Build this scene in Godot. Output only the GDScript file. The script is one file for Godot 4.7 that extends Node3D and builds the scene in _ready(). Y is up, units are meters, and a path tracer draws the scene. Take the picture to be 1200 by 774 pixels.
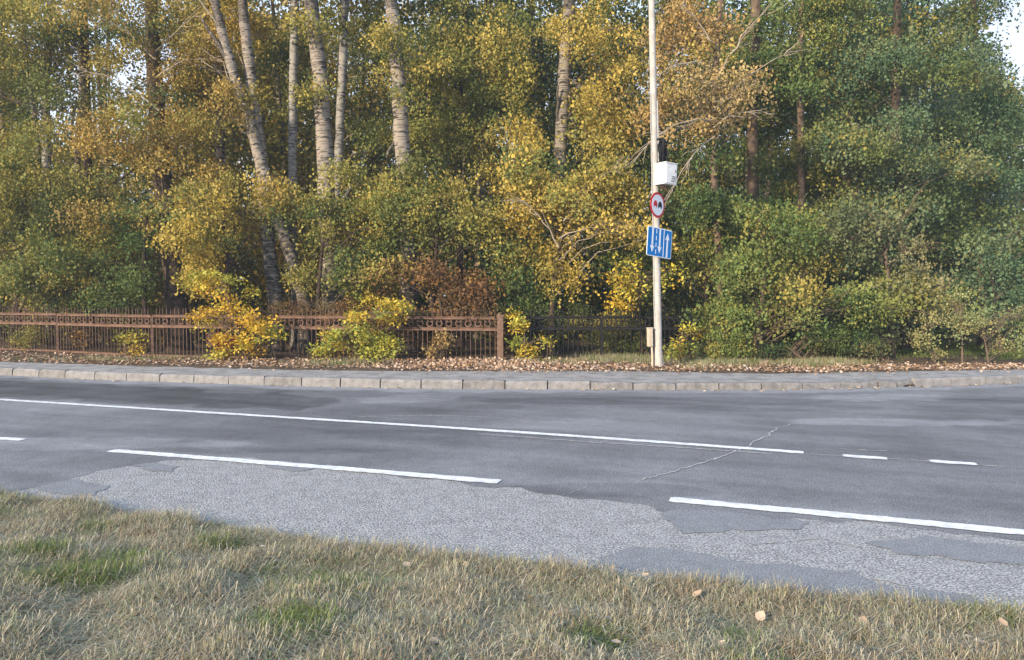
extends Node3D
# A road bend beside an autumn wood: dry grass verge, patched asphalt, kerb, iron fence, utility pole, birches and shrubs.

const EYE := Vector3(0, 2.2, 0)
const FOCAL := 867.0
const PITCH := -0.0461

var rng := RandomNumberGenerator.new()
var gap_noise := FastNoiseLite.new()
var tone_noise := FastNoiseLite.new()
var M := {}
var PAL := {}
var clump := {}
var taken := {}

# ------------------------------------------------------------------ small helpers

class Shape:
	var v := PackedVector3Array()
	var n := PackedVector3Array()
	var u := PackedVector2Array()
	var u2 := PackedVector2Array()
	var c := PackedColorArray()
	var i := PackedInt32Array()
	func vert(p: Vector3, nn: Vector3, uv := Vector2.ZERO, col := Color.WHITE) -> int:
		v.append(p); n.append(nn); u.append(uv); c.append(col)
		return v.size() - 1
	func tri(a: Vector3, b: Vector3, d: Vector3, col := Color.WHITE) -> void:
		var nn := (d - a).cross(b - a).normalized()
		var k := v.size()
		vert(a, nn, Vector2(a.x, a.z), col); vert(b, nn, Vector2(b.x, b.z), col); vert(d, nn, Vector2(d.x, d.z), col)
		i.append_array([k, k + 1, k + 2])
	func quad(a: Vector3, b: Vector3, d: Vector3, e: Vector3, col := Color.WHITE) -> void:
		# clockwise a b d e seen from the front
		var nn := (d - a).cross(b - a).normalized()
		var k := v.size()
		vert(a, nn, Vector2(0, 0), col); vert(b, nn, Vector2(1, 0), col); vert(d, nn, Vector2(1, 1), col); vert(e, nn, Vector2(0, 1), col)
		i.append_array([k, k + 1, k + 2, k, k + 2, k + 3])
	func box(lo: Vector3, hi: Vector3, t := Transform3D.IDENTITY) -> void:
		var p := []
		for k in 8:
			p.append(t * Vector3(hi.x if k & 1 else lo.x, hi.y if k & 2 else lo.y, hi.z if k & 4 else lo.z))
		for f in [[2, 3, 1, 0], [7, 6, 4, 5], [6, 2, 0, 4], [3, 7, 5, 1], [6, 7, 3, 2], [0, 1, 5, 4]]:
			var a: Vector3 = p[f[0]]; var b: Vector3 = p[f[1]]; var d: Vector3 = p[f[2]]; var e: Vector3 = p[f[3]]
			var mid := (a + b + d + e) / 4.0
			var ctr := t * ((lo + hi) / 2.0)
			if ((d - a).cross(b - a)).dot(mid - ctr) < 0.0:
				quad(a, e, d, b)
			else:
				quad(a, b, d, e)
	func tube(pts: Array, rad: Array, sides := 7, vscale := 1.0, close := true, col := Color.WHITE) -> void:
		var prev := Vector3.ZERO
		var first := v.size()
		var along := 0.0
		var last := pts.size() - 1
		for k in pts.size():
			var p: Vector3 = pts[k]
			var d: Vector3 = (pts[mini(k + 1, last)] - pts[maxi(k - 1, 0)]).normalized()
			if k > 0:
				along += p.distance_to(pts[k - 1])
			var x: Vector3 = prev - d * prev.dot(d)
			if x.length() < 0.01:
				x = d.cross(Vector3(0.3, 0.1, 0.95) if absf(d.z) < 0.8 else Vector3(1, 0.2, 0))
			x = x.normalized()
			prev = x
			var y := d.cross(x)
			for s in sides + 1:
				var a := TAU * s / sides
				var o := x * cos(a) + y * sin(a)
				vert(p + o * float(rad[k]), o, Vector2(float(s) / sides, along * vscale), col)
		for k in last:
			for s in sides:
				var q := first + k * (sides + 1) + s
				i.append_array([q, q + sides + 1, q + 1, q + 1, q + sides + 1, q + sides + 2])
		if close:
			for e in [0, last]:
				var p: Vector3 = pts[e]
				var d: Vector3 = (pts[1] - pts[0] if e == 0 else pts[last] - pts[last - 1]).normalized() * (-1.0 if e == 0 else 1.0)
				var m := vert(p, d, Vector2.ZERO, col)
				for s in sides:
					var q: int = first + int(e) * (sides + 1) + s
					if e == 0:
						i.append_array([m, q, q + 1])
					else:
						i.append_array([m, q + 1, q])
	func commit() -> ArrayMesh:
		var a := []
		a.resize(Mesh.ARRAY_MAX)
		a[Mesh.ARRAY_VERTEX] = v; a[Mesh.ARRAY_NORMAL] = n; a[Mesh.ARRAY_TEX_UV] = u; a[Mesh.ARRAY_COLOR] = c; a[Mesh.ARRAY_INDEX] = i
		if u2.size() == v.size():
			a[Mesh.ARRAY_TEX_UV2] = u2
		var m := ArrayMesh.new()
		m.add_surface_from_arrays(Mesh.PRIMITIVE_TRIANGLES, a)
		return m

func at(x: float, y: float, depth: float) -> Vector3:
	# the point a given number of metres ahead along a sight line measured in the photograph
	var d := Vector3((x - 600.0) / FOCAL, (387.0 - y) / FOCAL, -1.0).rotated(Vector3.RIGHT, PITCH)
	return EYE + d * (depth / -d.z)

func on_level(x: float, y: float, h := 0.0) -> Vector3:
	var d := Vector3((x - 600.0) / FOCAL, (387.0 - y) / FOCAL, -1.0).rotated(Vector3.RIGHT, PITCH)
	return EYE + d * ((h - EYE.y) / d.y)

func numbered(called: String) -> String:
	var k: int = taken.get(called, 0)
	taken[called] = k + 1
	return called if k == 0 else "%s_%03d" % [called, k]

func tag(o: Node, label := "", category := "", group := "", kind := "") -> Node:
	if label: o.set_meta("label", label)
	if category: o.set_meta("category", category)
	if group: o.set_meta("group", group)
	if kind: o.set_meta("kind", kind)
	return o

func thing(called: String, where: Vector3, label: String, category: String, group := "") -> Node3D:
	var o := Node3D.new()
	o.name = numbered(called)
	add_child(o)
	o.position = where
	tag(o, label, category, group)
	return o

func part(called: String, m: Mesh, mat: Material, parent: Node, where := Transform3D.IDENTITY) -> MeshInstance3D:
	var o := MeshInstance3D.new()
	o.name = called if parent != self else numbered(called)
	o.mesh = m
	o.material_override = mat
	o.transform = where
	parent.add_child(o, true)
	return o

func scatter(called: String, m: Mesh, mat: Material, parent: Node, where: Array, tint: Array) -> MultiMeshInstance3D:
	var mm := MultiMesh.new()
	mm.transform_format = MultiMesh.TRANSFORM_3D
	mm.use_colors = true
	mm.mesh = m
	mm.instance_count = where.size()
	for k in where.size():
		mm.set_instance_transform(k, where[k])
		mm.set_instance_color(k, tint[k])
	var o := MultiMeshInstance3D.new()
	o.name = called if parent != self else numbered(called)
	o.multimesh = mm
	o.material_override = mat
	parent.add_child(o, true)
	return o

func rr(a: float, b: float) -> float:
	return rng.randf_range(a, b)

func any_turn(s := 1.0) -> Basis:
	return Basis.from_euler(Vector3(rr(-PI, PI), rr(-PI, PI), rr(-PI, PI))).scaled(Vector3.ONE * s)

func curve_of(pts: Array) -> Curve3D:
	var c := Curve3D.new()
	c.bake_interval = 0.05
	for k in pts.size():
		var t: Vector3 = (pts[mini(k + 1, pts.size() - 1)] - pts[maxi(k - 1, 0)]) / 6.0
		c.add_point(pts[k], -t, t)
	return c

func srgb(r: float, g: float, b: float) -> Color:
	return Color(r, g, b).linear_to_srgb()

# ------------------------------------------------------------------ materials

func noise_bytes(w: int, h: int, freq: float, sd: int, kind := FastNoiseLite.TYPE_SIMPLEX_SMOOTH, oct := 4) -> PackedByteArray:
	var f := FastNoiseLite.new()
	f.seed = sd
	f.noise_type = kind
	f.frequency = freq
	f.fractal_octaves = oct
	if kind == FastNoiseLite.TYPE_CELLULAR:
		f.fractal_type = FastNoiseLite.FRACTAL_NONE
	return f.get_seamless_image(w, h).get_data()

func texture(w: int, h: int, bytes: PackedByteArray) -> ImageTexture:
	return ImageTexture.create_from_image(Image.create_from_data(w, h, false, Image.FORMAT_RGB8, bytes))

func grey_texture(w: int, h: int, bytes: PackedByteArray) -> ImageTexture:
	return ImageTexture.create_from_image(Image.create_from_data(w, h, false, Image.FORMAT_L8, bytes))

func std(color: Color, rough := 0.9) -> StandardMaterial3D:
	var m := StandardMaterial3D.new()
	m.albedo_color = color
	m.roughness = rough
	m.metallic_specular = 0.3
	return m

# a mottled surface: tex runs between two linear colours by two noises plus a grain of random specks
func mottled(lo: Color, hi: Color, size_m: float, grain: float, sd: int, rough := 0.92, relief := 0.0, fine_freq := 0.06) -> StandardMaterial3D:
	var w := 512
	var a := noise_bytes(w, w, 0.008, sd)
	var b := noise_bytes(w, w, fine_freq, sd + 1)
	var out := PackedByteArray()
	out.resize(w * w * 3)
	var hb := PackedByteArray()
	hb.resize(w * w)
	var r := RandomNumberGenerator.new()
	r.seed = sd
	for k in w * w:
		var t := clampf((a[k] / 255.0 - 0.5) * 1.1 + (b[k] / 255.0 - 0.5) * 1.1 + 0.5 + (r.randf() - 0.5) * grain, 0.0, 1.0)
		var c := lo.lerp(hi, t).linear_to_srgb()
		out[k * 3] = int(c.r * 255); out[k * 3 + 1] = int(c.g * 255); out[k * 3 + 2] = int(c.b * 255)
		hb[k] = int(t * 255)
	var m := std(Color.WHITE, rough)
	m.albedo_texture = texture(w, w, out)
	m.uv1_triplanar = true
	m.uv1_world_triplanar = true
	m.uv1_scale = Vector3.ONE / size_m
	if relief > 0.0:
		m.heightmap_enabled = true
		m.heightmap_texture = grey_texture(w, w, hb)
		m.heightmap_scale = relief
	return m

# stones set in bitumen, the grain of a road
func aggregate(dark: Color, stone: Color, size_m: float, freq: float, sd: int, relief: float, share: float) -> StandardMaterial3D:
	var w := 1024
	var cells := noise_bytes(w, w, freq, sd, FastNoiseLite.TYPE_CELLULAR)
	var tone := FastNoiseLite.new()
	tone.seed = sd
	tone.noise_type = FastNoiseLite.TYPE_CELLULAR
	tone.cellular_return_type = FastNoiseLite.RETURN_CELL_VALUE
	tone.frequency = freq
	tone.fractal_type = FastNoiseLite.FRACTAL_NONE
	var each := tone.get_seamless_image(w, w).get_data()
	var patch := noise_bytes(w, w, 0.006, sd + 1)
	var mid := noise_bytes(w, w, 0.05, sd + 2)
	var out := PackedByteArray()
	out.resize(w * w * 3)
	var hb := PackedByteArray()
	hb.resize(w * w)
	var r := RandomNumberGenerator.new()
	r.seed = sd
	for k in w * w:
		var s := clampf((share - cells[k] / 255.0) * 3.0 + (mid[k] / 255.0 - 0.5) * 0.9, 0.0, 1.0)
		var t := clampf(s * (0.25 + 0.9 * each[k] / 255.0 * (each[k] / 255.0) + 0.5 * (patch[k] / 255.0 - 0.5)) + r.randf() * 0.34 + (mid[k] / 255.0 - 0.5) * 0.3 + 0.06, 0.0, 1.0)
		var c := dark.lerp(stone, t).linear_to_srgb()
		out[k * 3] = int(c.r * 255); out[k * 3 + 1] = int(c.g * 255); out[k * 3 + 2] = int(c.b * 255)
		hb[k] = int(s * 255)
	var m := std(Color.WHITE, 0.88)
	m.albedo_texture = texture(w, w, out)
	m.uv1_scale = Vector3(1.0 / size_m, 1.0 / size_m, 1)
	m.heightmap_enabled = true
	m.heightmap_texture = grey_texture(w, w, hb)
	m.heightmap_scale = relief
	return m

# pale aspen bark: u round the trunk, v along it over 12 m; lenticels, knots, and furrowed dark bark in ragged patches towards the butt
func aspen_bark(sd: int, dark_to: float, pale: Color, dark: Color) -> StandardMaterial3D:
	var w := 128
	var h := 2048
	var im := PackedFloat32Array()
	im.resize(w * h)
	var blot := noise_bytes(w, h, 0.02, sd)
	var fur := noise_bytes(w, h, 0.06, sd + 1)
	var r := RandomNumberGenerator.new()
	r.seed = sd
	for y in h:
		var butt := 1.0 - float(y) / h / dark_to   # y 0 is the ground
		for x in w:
			var k := y * w + x
			var b := blot[k] / 255.0 - 0.5
			var f := fur[k] / 255.0 - 0.5
			var t := 0.10 + maxf(0.0, b - 0.05) * 1.5 + absf(f) * 0.35
			if butt + b * 1.5 + f * 0.7 > 0.35:
				t = 0.72 + f * 0.9
			im[k] = t
	for j in 680:   # lenticels and rings
		var y0 := r.randi_range(0, h - 1)
		var x0 := r.randi_range(0, w - 1)
		var len_ := r.randi_range(5, 34)
		var th := r.randi_range(1, 7)
		var dk := r.randf_range(0.6, 1.0)
		for dy in th:
			for dx in len_:
				im[mini(y0 + dy, h - 1) * w + (x0 + dx) % w] = maxf(dk, im[mini(y0 + dy, h - 1) * w + (x0 + dx) % w])
	for j in 80:   # branch scars, like dark eyes
		var y0 := r.randi_range(20, h - 20)
		var x0 := r.randi_range(0, w - 1)
		var a := r.randf_range(6, 17)
		var bb := r.randf_range(4, 10)
		for dy in range(-12, 13):
			for dx in range(-18, 19):
				if pow(dx / a, 2) + pow((dy + absf(dx) * 0.35) / bb, 2) < 1.0:
					im[clampi(y0 + dy, 0, h - 1) * w + posmod(x0 + dx, w)] = 0.95
	var out := PackedByteArray()
	out.resize(w * h * 3)
	var hb := PackedByteArray()
	hb.resize(w * h)
	for k in w * h:
		var c := pale.lerp(dark, clampf(im[k] + r.randf_range(-0.06, 0.06), 0.0, 1.0)).linear_to_srgb()
		out[k * 3] = int(c.r * 255); out[k * 3 + 1] = int(c.g * 255); out[k * 3 + 2] = int(c.b * 255)
		hb[k] = int(255 - clampf(im[k], 0, 1) * 200)
	var m := std(Color.WHITE, 0.85)
	m.albedo_texture = texture(w, h, out)
	m.uv1_scale = Vector3(1, 1.0 / 12.0, 1)
	m.heightmap_enabled = true
	m.heightmap_texture = grey_texture(w, h, hb)
	m.heightmap_scale = 0.6
	return m

func leaf_material(through: float) -> StandardMaterial3D:
	var m := std(Color.WHITE, 0.62)
	m.vertex_color_use_as_albedo = true
	m.backlight_enabled = true
	m.backlight = Color(through, through, through * 0.8)
	m.cull_mode = BaseMaterial3D.CULL_DISABLED
	return m

func make_materials() -> void:
	M.leaf = leaf_material(0.75)
	M.grass = leaf_material(0.55)
	M.litter = leaf_material(0.3)
	M.aspen_a = aspen_bark(11, 0.46, Color(0.32, 0.275, 0.23), Color(0.035, 0.03, 0.026))
	M.aspen_b = aspen_bark(23, 0.55, Color(0.26, 0.22, 0.18), Color(0.03, 0.026, 0.022))
	M.birch = aspen_bark(37, 0.36, Color(0.32, 0.30, 0.27), Color(0.035, 0.033, 0.03))
	M.dark_bark = mottled(Color(0.03, 0.022, 0.017), Color(0.11, 0.08, 0.06), 1.2, 0.3, 41, 0.95, 3.0)
	M.brown_bark = mottled(Color(0.07, 0.05, 0.038), Color(0.22, 0.16, 0.12), 1.2, 0.3, 43, 0.95, 2.0)
	M.twig = mottled(Color(0.22, 0.18, 0.14), Color(0.46, 0.39, 0.32), 0.8, 0.3, 45)
	M.road = aggregate(Color(0.13, 0.13, 0.133), Color(0.44, 0.435, 0.43), 1.9, 0.10, 51, 0.8, 0.62)
	M.smooth = aggregate(Color(0.16, 0.168, 0.185), Color(0.50, 0.51, 0.535), 1.5, 0.11, 57, 0.6, 0.5)
	M.patch = aggregate(Color(0.125, 0.132, 0.145), Color(0.38, 0.39, 0.405), 1.3, 0.11, 63, 0.5, 0.5)
	M.walk = mottled(Color(0.19, 0.185, 0.182), Color(0.35, 0.338, 0.33), 3.0, 0.5, 71, 0.95, 0.4)
	M.kerb = mottled(Color(0.165, 0.16, 0.16), Color(0.29, 0.28, 0.28), 1.3, 0.35, 73, 0.95, 0.5)
	M.kerb_worn = mottled(Color(0.135, 0.13, 0.128), Color(0.26, 0.25, 0.247), 0.9, 0.4, 75, 0.95, 0.8)
	M.joint = std(srgb(0.03, 0.028, 0.025), 1.0)
	M.soil = mottled(Color(0.05, 0.036, 0.025), Color(0.17, 0.12, 0.08), 2.6, 0.7, 81, 1.0, 1.5, 0.09)
	M.thatch = mottled(Color(0.10, 0.08, 0.05), Color(0.32, 0.26, 0.16), 0.9, 0.6, 83, 1.0, 1.2, 0.12)
	M.far_ground = mottled(Color(0.06, 0.055, 0.03), Color(0.15, 0.13, 0.07), 9.0, 0.3, 85, 1.0)
	M.paint = mottled(Color(0.52, 0.53, 0.53), Color(0.82, 0.83, 0.83), 0.7, 0.25, 91, 0.7, 0.15)
	M.old_paint = mottled(Color(0.18, 0.18, 0.18), Color(0.36, 0.35, 0.34), 0.5, 0.5, 93, 0.9)
	M.sand = mottled(Color(0.24, 0.24, 0.24), Color(0.46, 0.45, 0.43), 0.5, 0.6, 95, 1.0)
	M.rust = mottled(Color(0.055, 0.034, 0.026), Color(0.16, 0.10, 0.075), 0.8, 0.35, 101, 0.85, 0.3)
	M.rail = mottled(Color(0.075, 0.044, 0.032), Color(0.22, 0.135, 0.10), 1.4, 0.35, 102, 0.85, 0.3)
	M.post = mottled(Color(0.14, 0.087, 0.066), Color(0.27, 0.175, 0.13), 0.8, 0.3, 103, 0.85, 0.3)
	M.black_iron = mottled(Color(0.008, 0.008, 0.009), Color(0.03, 0.029, 0.03), 0.7, 0.3, 105, 0.6)
	M.concrete = mottled(Color(0.33, 0.31, 0.29), Color(0.53, 0.505, 0.475), 1.6, 0.25, 111, 0.9, 0.4)
	M.cabinet = mottled(Color(0.62, 0.62, 0.61), Color(0.80, 0.80, 0.79), 1.1, 0.12, 113, 0.5)
	M.cream = mottled(Color(0.45, 0.37, 0.29), Color(0.58, 0.48, 0.38), 0.6, 0.2, 115, 0.6)
	M.galvanised = mottled(Color(0.30, 0.30, 0.30), Color(0.45, 0.45, 0.44), 0.5, 0.2, 117, 0.5)
	M.black = std(srgb(0.012, 0.012, 0.014), 0.55)
	M.sign_white = std(srgb(0.80, 0.81, 0.82), 0.4)
	M.sign_blue = mottled(Color(0.002, 0.16, 0.46), Color(0.004, 0.21, 0.56), 0.5, 0.15, 119, 0.6)
	M.sign_red = std(srgb(0.55, 0.02, 0.03), 0.4)
	M.vent = std(srgb(0.12, 0.12, 0.125), 0.7)

	PAL.yellow_olive = [Color(0.38, 0.32, 0.075), Color(0.31, 0.28, 0.07), Color(0.23, 0.23, 0.06), Color(0.45, 0.35, 0.085), Color(0.17, 0.185, 0.055)]
	PAL.ochre = [Color(0.42, 0.29, 0.08), Color(0.35, 0.25, 0.08), Color(0.27, 0.20, 0.065), Color(0.32, 0.26, 0.07), Color(0.47, 0.34, 0.10)]
	PAL.gold = [Color(0.50, 0.37, 0.08), Color(0.42, 0.32, 0.075), Color(0.36, 0.29, 0.07), Color(0.28, 0.25, 0.065), Color(0.54, 0.40, 0.10)]
	PAL.bright = [Color(0.76, 0.58, 0.07), Color(0.68, 0.56, 0.08), Color(0.58, 0.53, 0.09), Color(0.72, 0.47, 0.06)]
	PAL.lime = [Color(0.58, 0.49, 0.08), Color(0.44, 0.43, 0.08), Color(0.32, 0.36, 0.07), Color(0.66, 0.48, 0.07)]
	PAL.olive = [Color(0.21, 0.22, 0.06), Color(0.15, 0.185, 0.055), Color(0.29, 0.26, 0.07), Color(0.10, 0.14, 0.047), Color(0.35, 0.29, 0.075)]
	PAL.green = [Color(0.095, 0.155, 0.05), Color(0.075, 0.125, 0.045), Color(0.14, 0.19, 0.06), Color(0.19, 0.21, 0.065)]
	PAL.yellow_green = [Color(0.18, 0.24, 0.07), Color(0.25, 0.27, 0.075), Color(0.12, 0.18, 0.058), Color(0.36, 0.31, 0.08), Color(0.21, 0.22, 0.07)]
	PAL.cool = [Color(0.10, 0.165, 0.085), Color(0.13, 0.20, 0.10), Color(0.08, 0.135, 0.07), Color(0.17, 0.22, 0.105), Color(0.22, 0.24, 0.115)]
	PAL.grey_olive = [Color(0.20, 0.21, 0.105), Color(0.15, 0.18, 0.085), Color(0.25, 0.225, 0.11), Color(0.13, 0.165, 0.08)]
	PAL.rust = [Color(0.25, 0.13, 0.055), Color(0.17, 0.095, 0.045), Color(0.32, 0.18, 0.065), Color(0.16, 0.12, 0.05)]
	PAL.orange = [Color(0.48, 0.33, 0.13), Color(0.40, 0.27, 0.11), Color(0.33, 0.235, 0.11), Color(0.45, 0.34, 0.15)]
	PAL.red = [Color(0.36, 0.04, 0.04), Color(0.26, 0.035, 0.035), Color(0.40, 0.10, 0.04)]
	PAL.sage = [Color(0.30, 0.32, 0.13), Color(0.24, 0.27, 0.12), Color(0.37, 0.33, 0.14)]

# ------------------------------------------------------------------ leaves

func leaf_shape(s: Shape, o: Vector3, b: Basis, l: float, w: float, col: Color) -> void:
	# a folded blade with four corners and a midrib, two faces
	var tip := o + b.y * l
	var mid := o + b.y * (l * 0.45) - b.z * (w * 0.18)
	var lft := o + b.y * (l * 0.42) - b.x * (w * 0.5) + b.z * (w * 0.05)
	var rgt := o + b.y * (l * 0.42) + b.x * (w * 0.5) + b.z * (w * 0.05)
	s.tri(o, lft, tip, col)
	s.tri(o, tip, rgt, col)

func make_clump(leaves: int, radius: float, l: float, w: float, hang: float) -> ArrayMesh:
	var s := Shape.new()
	for k in leaves:
		var d := Vector3(rng.randfn(), rng.randfn() * 0.8, rng.randfn()).limit_length(2.0) * radius * 0.55
		var b := Basis.from_euler(Vector3(rr(-1.3, 1.3) + hang, rr(-PI, PI), rr(-0.9, 0.9)))
		var sc := rr(0.65, 1.25)
		var g := rr(0.72, 1.25)
		var warm := rr(-0.12, 0.12)
		leaf_shape(s, d, b, l * sc, w * sc * rr(0.8, 1.1), Color(g * (1.0 + warm), g, g * (1.0 - warm)))
	return s.commit()

func foliage(lobes: Array, pal: Array, origin: Vector3, gap: float, size := 1.0, mix_in := []) -> Array:
	# lobes: [centre, radii, how many]. Each lobe breaks up into sprays, flattish fans of leaf clumps with air between them
	var where := []
	var tint := []
	for lb in lobes:
		var c: Vector3 = lb[0]
		var r: Vector3 = lb[1]
		var n: int = lb[2]
		var small := clampf(minf(r.x, r.y) / 1.2, 0.25, 1.0)
		var sprays := maxi(3, int(n / 9.0))
		for k in sprays:
			var d := Vector3(rng.randfn(), rng.randfn(), rng.randfn()) * 0.5
			d = d.limit_length(1.35)
			var sc := c + d * r
			if k > 1 and gap_noise.get_noise_3dv(sc) < gap:
				continue
			var t := tone_noise.get_noise_3dv(sc * 1.6) * 1.3 + rng.randfn() * 0.22 + 0.5
			var base: Color = pal[clampi(int(t * pal.size()), 0, pal.size() - 1)]
			if mix_in and rng.randf() < 0.36:
				base = mix_in[rng.randi() % mix_in.size()]
			var out := Vector3(d.x, 0, d.z)
			var tilt := Basis.from_euler(Vector3(rr(-0.5, 0.5) + 0.35 * d.z, 0, rr(-0.5, 0.5) - 0.35 * d.x))
			var sr := Vector3(rr(0.35, 0.75), rr(0.12, 0.28), rr(0.35, 0.75)) * small
			for j in int(n * 1.25 / sprays) + 1:
				var e := Vector3(rng.randfn(), rng.randfn(), rng.randfn()).limit_length(2.0)
				var p := sc + tilt * (e * sr) - Vector3.UP * (0.10 * e.length_squared() * small)
				p.y = maxf(p.y, soil_height(p.x, p.z) + rr(0.12, 0.4))
				var col := base
				if rng.randf() < 0.3:
					col = pal[rng.randi() % pal.size()]
				var g := rr(0.82, 1.2)
				where.append(Transform3D(Basis.from_euler(Vector3(rr(-0.5, 0.5), rr(-PI, PI), rr(-0.5, 0.5))).scaled(Vector3.ONE * size * rr(0.6, 1.3)), p - origin))
				tint.append(Color(col.r * g, col.g * g, col.b * g))
	return [where, tint]

func branch_points(a: Vector3, b: Vector3, steps: int, wob: float, rise: float) -> Array:
	var out := []
	for k in steps + 1:
		var t := float(k) / steps
		var p := a.lerp(b, t) + Vector3.UP * (rise * sin(t * PI))
		if k > 0 and k < steps:
			p += Vector3(rr(-wob, wob), rr(-wob, wob), rr(-wob, wob))
		out.append(p)
	return out

func tapered(n: int, r0: float, r1: float) -> Array:
	var out := []
	for k in n:
		out.append(lerpf(r0, r1, float(k) / (n - 1)))
	return out

# trunk: [px x, px y] points up the trunk as seen, at one depth; width0, width1 in px there
func tree(spec: Dictionary) -> Node3D:
	var z: float = spec.z
	var scale_m := z / FOCAL
	var line := []
	for p in spec.trunk:
		line.append(at(p[0], p[1], z))
	var foot: Vector3 = line[0]
	foot.y = soil_height(foot.x, foot.z) - 0.1
	if line[0].y - foot.y > 0.3:
		line.push_front(foot)
	else:
		line[0] = foot
	if spec.get("up", 0.0) > 0.0:
		var top: Vector3 = line[-1]
		var d: Vector3 = (line[-1] - line[-2]).normalized()
		line.append(top + (d + Vector3.UP).normalized() * (float(spec.up) * 0.5))
		line.append(top + (d * 0.6 + Vector3.UP).normalized() * float(spec.up))
	var o := thing(spec.get("name", "tree"), foot, spec.label, spec.get("category", "tree"), spec.get("group", ""))
	var local := []
	for p in line:
		local.append(p - foot)
	var cv := curve_of(local)
	var L := cv.get_baked_length()
	var n := maxi(6, int(L / 0.45))
	var pts := []
	var rad := []
	var r0: float = spec.w[0] * 0.5 * scale_m
	var r1: float = spec.w[1] * 0.5 * scale_m
	for k in n + 1:
		var t := float(k) / n
		pts.append(cv.sample_baked(L * t) + Vector3(rr(-1, 1), 0, rr(-1, 1)) * r0 * 0.07)
		var up_t := t * L / maxf(local[mini(spec.trunk.size(), local.size() - 1)].y, 1.0)
		var r := lerpf(r0, r1, minf(up_t, 1.0)) * (1.0 if up_t < 1.0 else maxf(0.25, 1.0 - (up_t - 1.0) * 0.9))
		rad.append(r * rr(0.95, 1.06) * (1.0 + 0.5 * exp(-t * L * 2.2)))
	var s := Shape.new()
	s.tube(pts, rad, 12)
	for st in spec.get("stubs", []):
		var a: Vector3 = at(st[0], st[1], z) - foot
		var b: Vector3 = at(st[2], st[3], z + st[4]) - foot
		var bp := branch_points(a, b, 5, 0.05, 0.0)
		s.tube(bp, tapered(6, st[5] * 0.5 * scale_m, st[5] * 0.22 * scale_m), 7)
	part("trunk", s.commit(), M[spec.bark], o)
	var lobes := []
	for lb in spec.get("lobes", []):
		var zz: float = z + (lb[4] if lb.size() > 4 else 0.0)
		var sc := zz / FOCAL
		var r := Vector3(lb[2] * sc, lb[3] * sc, minf(lb[2], lb[3]) * sc * 1.1)
		var dens: float = spec.get("dens", 1.0)
		lobes.append([at(lb[0], lb[1], zz), r, int(dens * 46.0 * r.x * r.y + 4)])
	if spec.get("up", 0.0) > 0.0 and spec.get("cap", true):
		var top: Vector3 = line[-1]
		lobes.append([top + Vector3(0, -1.5, 0), Vector3(2.6, 3.4, 2.4), 150])
	if lobes:
		var fo := foliage(lobes, PAL[spec.pal], foot, spec.get("gap", -0.12), spec.get("size", 1.0), PAL[spec.get("mix", "olive")])
		tag(scatter("crown", clump[spec.get("leaf", "round")], M.leaf, o, fo[0], fo[1]), "", "", "", "stuff")
		var bs := Shape.new()
		var want: int = int(spec.get("limbs", 14) * 1.5)
		var thick: float = spec.get("limb_r", 0.015)
		for k in want:
			var e: Vector3 = fo[0][rng.randi() % fo[0].size()].origin
			var hh := clampf(e.y - rr(0.3, 1.0) * Vector2(e.x, e.z).length() * 0.6, 0.15 * L, 0.97 * L)
			var from := cv.sample_baked(clampf(hh, 0.0, L))
			var bp := branch_points(from, e, 6, 0.07 * from.distance_to(e) * 0.5, 0.12 * from.distance_to(e))
			bs.tube(bp, tapered(7, minf(thick * (0.6 + 0.25 * from.distance_to(e)), r0 * 0.6), 0.006), 5)
			for q in 2:
				var j := 2 + rng.randi() % 4
				var side: Vector3 = bp[j] + Vector3(rr(-1, 1), rr(-0.3, 0.7), rr(-1, 1)) * from.distance_to(e) * 0.3
				bs.tube(branch_points(bp[j], side, 3, 0.05, 0.03), tapered(4, 0.011, 0.005), 4)
		for tw in spec.get("twigs", []):
			var a: Vector3 = at(tw[0], tw[1], z + tw[4]) - foot
			var b: Vector3 = at(tw[2], tw[3], z + tw[4] - 0.5) - foot
			var bp := branch_points(a, b, 9, 0.05, tw[5])
			bs.tube(bp, tapered(10, 0.026, 0.007), 5)
			for q in 9:
				var j := 2 + rng.randi() % 7
				var dd: Vector3 = bp[j + 1] - bp[j - 1]
				var e: Vector3 = bp[j] + (dd.normalized() + Vector3(rr(-0.6, 0.6), rr(-0.7, 0.35), rr(-0.6, 0.6))) * a.distance_to(b) * rr(0.14, 0.34)
				bs.tube(branch_points(bp[j], e, 5, 0.03, rr(-0.1, 0.1)), tapered(6, 0.012, 0.005), 4)
		var bo := part("branches", bs.commit(), M[spec.get("branch_mat", "twig" if spec.bark in ["aspen_a", "birch"] or want > 50 else "brown_bark")], o)
		tag(bo, "", "", "", "stuff")
	return o

# ------------------------------------------------------------------ ground

func soil_height(x: float, z: float) -> float:
	# level of the ground beyond the pavement; it dips a little towards the fence at the far side
	var d := -z
	var t := clampf((d - 20.0) / 6.0, 0.0, 1.0)
	var left := clampf((-x - 4.0) / 8.0, 0.0, 1.0)
	return 0.21 - 0.12 * t * left + 0.035 * tone_noise.get_noise_2d(x * 3.0, z * 3.0) + (0.004 * (d - 26.0) if d > 26.0 else 0.0)

var verge_edge: Curve2D
func verge_height(x: float, z: float) -> float:
	# near bank: rises from the asphalt edge to where the photographer stands
	var zi := edge_z(x)
	var d := z - zi     # metres inside the grass
	return 0.015 + 0.40 * smoothstep(0.0, 3.6, d) + 0.025 * tone_noise.get_noise_2d(x * 6.0, z * 6.0) * smoothstep(0.0, 0.8, d)

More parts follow.
